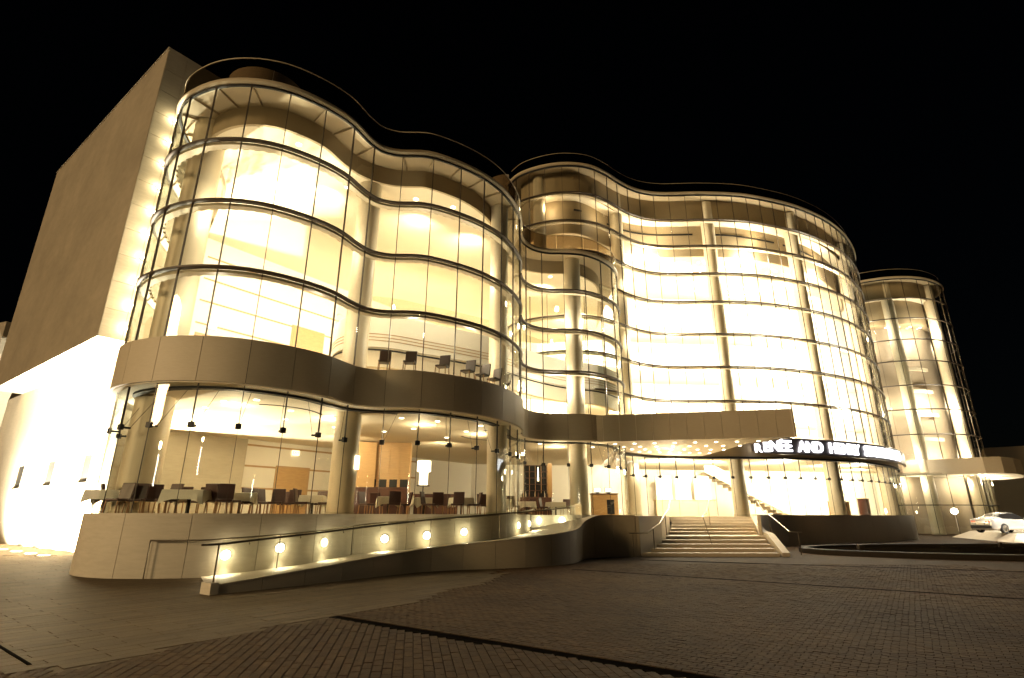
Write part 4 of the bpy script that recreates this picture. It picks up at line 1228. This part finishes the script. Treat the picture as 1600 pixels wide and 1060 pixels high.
# ticket counter and lobby furniture behind the stairs
e = empty("ticket_counter", (13.6, 44.2, FLOOR), 0, "white ticket counter with dark front at the head of the stairs", "counter")
g = MB(); g.box(-2.3, 2.3, 0, .7, 0, 1.15); MB.build(g, "front", 'bulk', e)
g = MB(); g.box(-2.35, 2.35, -.05, .75, 1.152, 1.22); MB.build(g, "top", 'wood', e)
for k in range(3):
    g = MB(); g.box(-2.2 + k * 1.5, -1.0 + k * 1.5, .1, .3, 1.224, 3.0); MB.build(g, "screen_wall", 'white', e)
e = empty("lobby_bench", (col_x(1320, 41), 41.8, FLOOR), .5, "pale wood box bench behind the terrace wall", "bench")
g = MB(); g.box(-.85, .85, -.3, .3, 0, 1.02); MB.build(g, "box", 'wood', e, bevel=.02)
g = MB(); g.box(-.9, .9, -.35, .35, 1.022, 1.07); MB.build(g, "top", 'strip', e, bevel=.01)
e = empty("lobby_desk", (col_x(1365, 43.5), 44.2, FLOOR), .75, "curved dark red desk behind the terrace wall, near its right end", "desk")
g = MB(); rows = [[(1.25 * math.sin(a) * rr, -.5 * math.cos(a) * rr + .5, z) for rr, z in ((1, 0), (1, 1.3), (.9, 1.3), (.9, 0))] for a in [R(-75 + 150 * k / 16) for k in range(17)]]
g.quadstrip(rows, closed_v=True); MB.build(g, "front", 'darkwood', e, smooth=True)
g = MB(); rows = [[(1.3 * math.sin(a) * rr, -.53 * math.cos(a) * rr + .5, z) for rr, z in ((1, 1.302), (1, 1.35), (.85, 1.35), (.85, 1.302))] for a in [R(-75 + 150 * k / 16) for k in range(17)]]
g.quadstrip(rows, closed_v=True); MB.build(g, "top", 'strip', e, smooth=True)
# lobby stair running down behind the terrace
e = empty("lobby_stair", (19, 44, FLOOR), 0, "white straight stair with solid balustrade inside the entrance hall", "stairs")
for k in range(14):
    g = MB(); g.box(1.9 - k * .42, 2.34 - k * .42, 0, 1.6, .0 + k * .24, .24 + k * .24); MB.build(g, "step", 'stair', e)
g = MB(); g.quadstrip([[(2.6, -.12, 0), (2.6, -.02, 0), (2.6, -.02, .9), (2.6, -.12, .9)], [(-3.8, -.12, 3.3), (-3.8, -.02, 3.3), (-3.8, -.02, 4.2), (-3.8, -.12, 4.2)]], closed_v=True)
MB.build(g, "balustrade", 'white', e)
# upper floor chairs
uc = chair("lounge_chair", "x", "brown chairs on the upper floor", 'chair2', 'legw', 1.0)
def glass_in(x, y, o): return CA.at(CA.near(x, y), -o)
ul = ["leftmost, right of the middle column", "second from the middle column", "third from the middle column, slightly turned", "fourth from the middle column, turned right",
      "fifth from the middle column, turned right", "sixth from the middle column, next to the right column", "last on the right, mostly behind the right column"]
for i, ((x, y), rz) in enumerate(zip([(-5.05, 20.9), (-4.05, 21.0), (-2.9, 21.5), (-1.85, 22.2), (-1.3, 22.9), (-.75, 23.6), (-.15, 24.6)], [3.3, 3.15, 2.9, 2.7, 2.6, 2.5, 2.3])):
    px, py = glass_in(x, y, .48)
    place(uc, i == 0, px, py, 6.95, rz + math.pi, "brown upper-floor chair behind the glass, " + ul[i])
g = Part(); sweep(g, CA, CA.near(-6.0, 19.6), CA.L - .2, rect(-1.7, -.06, 6.26, 6.94), .3); g.build("floor_edge", 'floor', wA)
# exit signs and doors on the lobby wall
def exit_sign(t, z, label):
    p = W(t, .26)
    ang = math.atan2(BD.y, BD.x)
    e = empty("exit_sign", (*p, z), ang, label, "exit sign")
    g = MB(); g.box(-.22, .22, -.05, .0, -.14, .14); MB.build(g, "case", 'exitglow', e)
    cu = bpy.data.curves.new("word", 'FONT'); cu.body = "EXIT"; cu.size = .2; cu.extrude = .004; cu.align_x = 'CENTER'; cu.align_y = 'CENTER'
    o = bpy.data.objects.new("word_tmp", cu); C.objects.link(o)
    me = bpy.data.meshes.new_from_object(o.evaluated_get(bpy.context.evaluated_depsgraph_get())); bpy.data.objects.remove(o)
    me.materials.clear(); me.materials.append(M['exitred'])
    w = bpy.data.objects.new("lettering", me); w.matrix_local = Matrix.Translation((0, -.055, 0)) @ Matrix.Rotation(math.pi / 2, 4, 'X'); link(w, e)
    return e
def wall_door(t, w, z0, h):
    g = Part(); g.hexa([W(t - w / 2, .2), W(t + w / 2, .2), W(t + w / 2, .26), W(t - w / 2, .26)][::-1], z0, z0 + h); d = g.build("door", 'wood', wA)
    g = Part(); g.hexa([W(t - w / 2 - .12, .2), W(t + w / 2 + .12, .2), W(t + w / 2 + .12, .24), W(t - w / 2 - .12, .24)][::-1], z0, z0 + h + .12); g.build("door_frame", 'strip', wA)
exit_sign(10.5, 5.0, "lit exit sign over the wooden door at the back of the restaurant")
wall_door(10.5, 1.9, FLOOR, 2.5)
exit_sign(4.75, 11.1, "lit exit sign on the upper lobby wall, right of the left column")
wall_door(5.0, 1.8, 8.2, 2.3)
wall_door(10.4, 2.0, 9.3, 3.1)

# ================================================================= PLAZA
U = Vector((0.818, -0.575)); V = Vector((0.575, 0.818))
gnd = MB(); gnd.poly([(-400, -60, -.03), (400, -60, -.03), (400, 500, -.03), (-400, 500, -.03)])
ground = gnd.build("plaza_ground", 'joint'); tag(ground, kind='structure')
pl = empty("plaza_paving", (0, 0, 0)); tag(pl, kind='structure')
# drain line D0->direction U, starts at P0
P0 = Vector((-3.0, 10.2))
def side_drain(p): return (p - P0).dot(V)      # <0 camera side
def arc_left(p):                                # >0 : left slab field
    pts = [(-9.0, 5.0), (-5.40, 6.58), (-4.46, 7.25), (-4.1, 8.5), (-3.7, 9.4), (-3.0, 10.2), (-1.9, 11.9), (-1.0, 14.5), (-0.4, 17.0), (-0.1, 20)]
    ys = [q[1] for q in pts]; xs = [q[0] for q in pts]
    return float(np.interp(p.y, ys, xs)) - p.x
def field(test, dirv, L_, W_, x0, x1, y0, y1, joint, zj, rng):
    """running-bond field of separate stones: list of (corners, z)"""
    dv = Vector(dirv).normalized(); nv = Vector((-dv.y, dv.x)); out = []
    c = [(x0, y0), (x1, y0), (x1, y1), (x0, y1)]
    a = [Vector(p).dot(dv) for p in c]; b2 = [Vector(p).dot(nv) for p in c]
    i0, i1 = int(min(b2) / W_) - 1, int(max(b2) / W_) + 1
    j0, j1 = int(min(a) / L_) - 1, int(max(a) / L_) + 1
    for i in range(i0, i1):
        sh = (.5 if i % 2 else 0) * L_ + rng.uniform(-.06, .06) * L_
        for j in range(j0, j1):
            cc = dv * (j * L_ + sh + L_ / 2) + nv * (i * W_ + W_ / 2)
            if not (x0 < cc.x < x1 and y0 < cc.y < y1) or not test(cc): continue
            hx, hy = (L_ - joint) / 2, (W_ - joint) / 2
            hx -= rng.uniform(0, .002); hy -= rng.uniform(0, .002)
            out.append((cc, dv, nv, hx, hy, rng.uniform(-zj, zj), rng.uniform(-zj, zj) * .6, rng.uniform(-zj, zj) * .6))
    return out
def stones_mesh(mb, stones, th=.028):
    for cc, dv, nv, hx, hy, dz, t1, t2 in stones:
        b0 = len(mb.v); cz = .0035
        for sx, sy in ((-1, -1), (1, -1), (1, 1), (-1, 1)):
            p = cc + dv * (sx * hx) + nv * (sy * hy); mb.v.append((p.x, p.y, -th))
        for sx, sy in ((-1, -1), (1, -1), (1, 1), (-1, 1)):
            p = cc + dv * (sx * hx) + nv * (sy * hy); mb.v.append((p.x, p.y, dz + sx * t1 + sy * t2 - cz))
        for sx, sy in ((-1, -1), (1, -1), (1, 1), (-1, 1)):
            p = cc + dv * (sx * (hx - cz)) + nv * (sy * (hy - cz)); mb.v.append((p.x, p.y, dz + sx * t1 + sy * t2))
        for k in range(4):
            j = (k + 1) % 4
            mb.f.append((b0 + k, b0 + j, b0 + 4 + j, b0 + 4 + k)); mb.f.append((b0 + 4 + k, b0 + 4 + j, b0 + 8 + j, b0 + 8 + k))
        mb.f.append((b0 + 8, b0 + 9, b0 + 10, b0 + 11))
    return mb
def fast(mb, name, m, parent):
    me = bpy.data.meshes.new(name); me.from_pydata(mb.v, [], mb.f); me.materials.append(M[m])
    o = bpy.data.objects.new(name, me); return link(o, parent)
rng = random.Random(11)
DW = .10
fieldL = field(lambda p: arc_left(p) >= 0 and p.x > -24, BD, 1.0, .22, -22, 0.2, 3, 24, .005, .0013, rng)
bL = [q_ for q_ in fieldL if arc_left(q_[0]) < 1.5]
def free(p):
    """stones of the paver fields stop where the slabs begin"""
    a_ = arc_left(p)
    if a_ < -.75: return True
    for cc, dv, nv, hx, hy, *_ in bL:
        d_ = p - cc
        if abs(d_.x) < 1.2 and abs(d_.y) < 1.2 and abs(d_.dot(dv)) < hx + .062 and abs(d_.dot(nv)) < hy + .062: return False
    return a_ < .4
fieldN = field(lambda p: side_drain(p) < -DW and free(p), (-.172, .985), .25, .115, -9, 14, -3, 11, .007, .0022, rng)
def keep_out(p):
    # not under the ramp wall, stairs or basin
    return True
fieldR = field(lambda p: side_drain(p) > DW and free(p) and p.y < 25, U, .18, .09, -4, 16, -3, 21, .005, .0024, rng)
# the nearest stones in view are objects of their own
def inview(cc): return cc.y > 5.4 and abs(cc.x) < cc.y * .90
near = sorted([s for s in fieldN if inview(s[0])], key=lambda s: s[0].length)
single, rest = near[:170], [s for s in fieldN if not inview(s[0])] + near[170:]
for s in single:
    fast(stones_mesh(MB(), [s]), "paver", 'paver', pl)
nearR = sorted([s for s in fieldR if inview(s[0])], key=lambda s: s[0].length)
for s in nearR[:60]:
    fast(stones_mesh(MB(), [s]), "paver", 'paver', pl)
restR = [s for s in fieldR if not inview(s[0])] + nearR[60:]
o = fast(stones_mesh(MB(), rest), "diagonal_paver", 'paver', pl); o['kind'] = 'stuff'
o = fast(stones_mesh(MB(), restR), "row_paver", 'paver', pl); o['kind'] = 'stuff'
nearL = sorted([s for s in fieldL if inview(s[0])], key=lambda s: s[0].length)
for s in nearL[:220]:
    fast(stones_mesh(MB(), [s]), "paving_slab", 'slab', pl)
o = fast(stones_mesh(MB(), [s for s in fieldL if not inview(s[0])] + nearL[220:]), "paving_slab", 'slab', pl); o['kind'] = 'stuff'
# farther paving sheets (too far to tell the stones apart)
M['farpave'] = mat("far_pavers", (0.048, 0.029, 0.015), 0.7, spec=0.05, var=0.35, scale=5, stretch=(1.2, 4, 1), bump=0.6, bscale=16, stain=0.2)
g = MB(); g.poly([(-.1, 20, -.010), (17, 8, -.010), (40, 4, -.010), (90, 30, -.010), (90, 90, -.010), (10, 70, -.010), (-2, 26, -.010)])
o = g.build("paving", 'farpave'); tag(o, kind='structure')
g = MB(); g.poly([(-22, 3, -.012), (-60, 3, -.012), (-90, 80, -.012), (-30, 45, -.012), (-12, 24, -.012), (-22, 24, -.012)])
o = g.build("paving", 'slab'); tag(o, kind='structure')
g = MB(); _ay = [6.0, 6.6, 7.25, 8.0, 8.8, 9.4, 10.2, 11.2, 12.2, 13.5, 15.0, 17.0]
g.quadstrip([[(arc_left(Vector((0, y))) - w_, y + w_ * .3, -.0085) for w_ in (.75, -.75)] for y in _ay])
o = fast(g, "paving_bed", 'slab', None); tag(o, kind='structure')
# drain channels and thin joints
def strip_(name, a, b2, w, z, m='groove'):
    a, b2 = Vector(a), Vector(b2); d = (b2 - a).normalized(); nn = Vector((-d.y, d.x)) * w
    g = MB(); g.hexa([a - nn, b2 - nn, b2 + nn, a + nn], -.02, z); o = g.build(name, m); tag(o, kind='structure'); return o
strip_("drain_channel", P0, P0 + U * 16, DW * .95, .001)
strip_("paving_joint", (1.96, 18.73), Vector((1.96, 18.73)) + U * 30, .045, .006)
strip_("paving_joint", (5.0, 22.74), (17.2, 18.0), .03, .006)
strip_("paving_joint", (-7.6, 8.7), (-5.5, 7.06), .02, .006)

# basin
BCc = Vector((27.5, 27.2)); brx, bry = 13.8, 5.3
def ell(f, z, k=72): return [(BCc.x + brx * f * math.cos(2 * math.pi * i / k), BCc.y + (bry + (f - 1) * brx) * math.sin(2 * math.pi * i / k), z) for i in range(k)]
e = empty("fountain_basin", (BCc.x, BCc.y, 0), 0, "low dark oval fountain basin with a broad rim on the plaza at right", "fountain")
g = MB(); g.quadstrip([ell(1.0, -.02), ell(1.0, .20), ell(.995, .22), ell(.972, .22), ell(.968, .20), ell(.966, -.02)], closed_v=True); own(e, g, "rim", 'basin', smooth=True)
g = MB(); g.poly(ell(.967, .09)); own(e, g, "water", 'water')
g = MB(); g.box(16.9, 17.15, 28.2, 28.45, .05, .30); own(e, g, "spout", 'basin', bevel=.03)
g = MB(); g.box(26.2, 26.35, 31.1, 31.25, .05, .32); own(e, g, "spout", 'basin', bevel=.03)

# drive and pavement at the far tower
g = MB(); g.hexa([(33.6, 38.0), (60, 36.5), (64, 60), (38, 47)], -.02, .55)
# sloped front
dr = g
for k in (0, 1, 2, 3): pass
o = MB()
o.quadstrip([[(33.2, 38.3, -.008), (60, 36.0, -.008)], [(34.4, 39.2, .53), (60, 37.2, .53)], [(37.5, 47, .53), (64, 60, .53)], [(36.9, 48.4, -.008), (63, 62, -.008)]])
o.poly([(33.2, 38.3, -.008), (34.4, 39.2, .53), (37.5, 47, .53), (36.9, 48.4, -.008)])
d_o = o.build("drive", 'drive'); tag(d_o, kind='structure')
e = empty("added_drive_lamp", (37.0, 34.2, 0), 0, "unseen tall post lamp added out of view to light the silver car", "street lamp")  # added lamp out of view, there only to brighten drive and car
g = MB(); g.cyl((0, 0), .08, 0, 5.6, 14); MB.build(g, "post", 'dark', e, smooth=True)
g = MB(); g.box(-.3, .1, -.12, .5, 5.6, 5.7); MB.build(g, "head", 'dark', e, bevel=.02)
lamp('SPOT', (36.9, 34.5, 5.5), 6000, (1, .92, .78), .15, None, aim=(-1.0, 6.6, -5.4), spot=58, blend=.7)

# ================================================================= CAR
def car(loc, rz):
    e = empty("parked_car", loc, rz, "silver coupe parked on the bright drive at the right edge, rear to the left", "car")
    # stations along x (rear 0 .. front 4.5): half width, belt z, roof z, roof half width
    S = [(0.00, .62, .62, .64, .60), (.06, .76, .90, .92, .66), (.45, .86, .98, 1.0, .70), (.95, .90, .97, 1.10, .66), (1.45, .905, .95, 1.31, .58), (1.95, .905, .93, 1.385, .56),
         (2.4, .905, .92, 1.36, .56), (2.85, .90, .93, 1.20, .60), (3.25, .89, .93, .96, .66), (3.8, .87, .86, .89, .62), (4.3, .80, .74, .77, .55), (4.52, .60, .55, .57, .5)]
    def sec(s):
        x, w, bz, rz_, rw = s
        return [(0, .22), (w * .9, .22), (w, .34), (w * 1.01, .55), (w * .985, bz - .1), (w * .95, bz), (rw, rz_ - .03), (rw * .82, rz_), (0, rz_ + .015)]
    secs = [sec(s) for s in S]
    body = MB(); win = MB()
    for side in (1, -1):
        for i in range(len(S) - 1):
            for j in range(8):
                a, b2 = secs[i], secs[i + 1]
                q = [(S[i][0], side * a[j][0], a[j][1]), (S[i + 1][0], side * b2[j][0], b2[j][1]), (S[i + 1][0], side * b2[j + 1][0], b2[j + 1][1]), (S[i][0], side * a[j + 1][0], a[j + 1][1])]
                isw = (j == 5 and 3 <= i <= 6) or (j in (6, 7) and i in (2, 3, 6, 7) and False)
                if j in (6, 7) and i in (3, 7): isw = True
                if j == 5 and i == 7: isw = True
                (win if isw else body).poly(q)
    body.poly([(0, y, z) for y, z in [(p[0], p[1]) for p in secs[0]] + [(-p[0], p[1]) for p in secs[0][::-1]]])
    body.poly([(S[-1][0], y, z) for y, z in [(p[0], p[1]) for p in secs[-1]] + [(-p[0], p[1]) for p in secs[-1][::-1]]])
    me = MB.build(body, "body", 'carpaint', e, smooth=True)
    bm = bmesh.new(); bm.from_mesh(me.data); bmesh.ops.remove_doubles(bm, verts=bm.verts, dist=.0005); bmesh.ops.recalc_face_normals(bm, faces=bm.faces); bm.to_mesh(me.data); bm.free()
    MB.build(win, "window", 'carglass', e, smooth=True)
    for x in (.92, 3.55):
        for s in (1, -1):
            g = MB(); rows = []
            for rr, yy in ((.20, .16), (.30, .17), (.33, .14), (.33, -.02), (.30, -.05)):
                rows.append([(x + rr * math.cos(a), s * (.78 + yy - .02), .33 + rr * math.sin(a)) for a in [2 * math.pi * k / 26 for k in range(26)]])
            g.quadstrip(rows, closed_v=True); w = MB.build(g, "wheel", 'rubber', e, smooth=True)
            g = MB()
            for k in range(5):
                a = 2 * math.pi * k / 5
                g.hexa([(-.03, 0), (.03, 0), (.02, .19), (-.02, .19)], -.01, .01)
                for m_ in range(8):
                    px_, py_, pz_ = g.v[-8 + m_]
                    g.v[-8 + m_] = (x + px_ * math.cos(a) - py_ * math.sin(a), s * (.925 + pz_), .33 + px_ * math.sin(a) + py_ * math.cos(a))
            MB.build(g, "rim_spokes", 'steel', w)
            g = MB(); rows = [[(x + rr * math.cos(a), s * (.905 + dd), .33 + rr * math.sin(a)) for a in [2 * math.pi * k / 26 for k in range(26)]] for rr, dd in ((.18, .0), (.215, .0), (.215, .025), (.18, .025))]
            g.quadstrip(rows, closed_u=True, closed_v=True); MB.build(g, "rim", 'steel', w, smooth=True)
    for s in (1, -1):
        g = MB(); g.box(.02, .14, s * .50 - .16, s * .50 + .16, .70, .82); MB.build(g, "taillight", 'taillight', e, bevel=.02)
        g = MB(); g.box(2.75, 2.95, s * .98 - .09, s * .98 + .09, .93, 1.04); MB.build(g, "mirror", 'carpaint', e, bevel=.03)
    g = MB(); g.box(-.05, .12, -.72, .72, .32, .52); MB.build(g, "bumper", 'rubber', e, bevel=.04)
    g = MB(); g.box(-.035, .01, -.26, .26, .56, .67); MB.build(g, "number_plate", 'cloth', e)
    g = MB(); g.box(1.62, 2.0, -.92, -.905, .76, .79); MB.build(g, "door_handle", 'steel', e)
    return e
car((33.2, 40.6, .53), R(12))

# lamp post beside the tower door
e = empty("post_lamp", (34.6, 44.5, 0.53), 0, "small bright globe lamp on a short post left of the car", "lamp")
g = MB(); g.cyl((0, 0), .03, 0, 1.3, 10); MB.build(g, "post", 'steel', e, smooth=True)
g = MB(); rows = [[(.22 * math.sin(R(p)) * math.cos(a), .22 * math.sin(R(p)) * math.sin(a), 1.5 - .22 * math.cos(R(p))) for a in [2 * math.pi * k / 18 for k in range(18)]] for p in range(0, 181, 20)]
g.quadstrip(rows, closed_v=True); MB.build(g, "globe", 'lampglow', e, smooth=True)

# ================================================================= OTHER BUILDINGS
g = MB(); g.hexa([(62, 74), (110, 66), (120, 120), (66, 110)], 0, 10.6, [10.3, 12.6, 13, 11])
o = g.build("neighbour_building", 'far'); tag(o, "plain beige building with flat roof behind the far tower at the right edge", "building")
o2 = MB(); o2.hexa([(-60, 46), (-37.0, 37.5), (-34, 42), (-58, 56)], 0, 15.0)
o = o2.build("annex_building", 'stone'); tag(o, "pale annex wall just visible behind the stone block at the left edge", "building")

# ================================================================= STREET LAMPS on the plaza (beside and behind the camera; their light falls on the paving)
for i, (x, y, h, p) in enumerate([(-17.5, 9.0, 4.2, 420), (-10.5, 4.6, 4.8, 620), (5, -7.0, 4.2, 30), (17, -4, 4.2, 12)]):
    e = empty("street_lamp", (x, y, 0), 0, ["luminous tube street lamp left of the camera, nearest the stone block", "luminous tube street lamp behind the camera on the left",
              "luminous tube street lamp straight behind the camera", "luminous tube street lamp behind the camera on the right"][i], "street lamp", "tube lamps on the plaza")
    g = MB(); g.cyl((0, 0), .09, 0, h - 1.4, 14); MB.build(g, "post", 'dark', e, smooth=True)
    g = MB(); g.cyl((0, 0), .07, h - 1.4, h, 14); MB.build(g, "tube", 'tube', e, smooth=True)
    g = MB(); g.cyl((0, 0), .11, h, h + .06, 14); MB.build(g, "cap", 'dark', e, smooth=True)
    lamp('POINT', (x, y, h + .35), p, (1, .76, .42), .15)
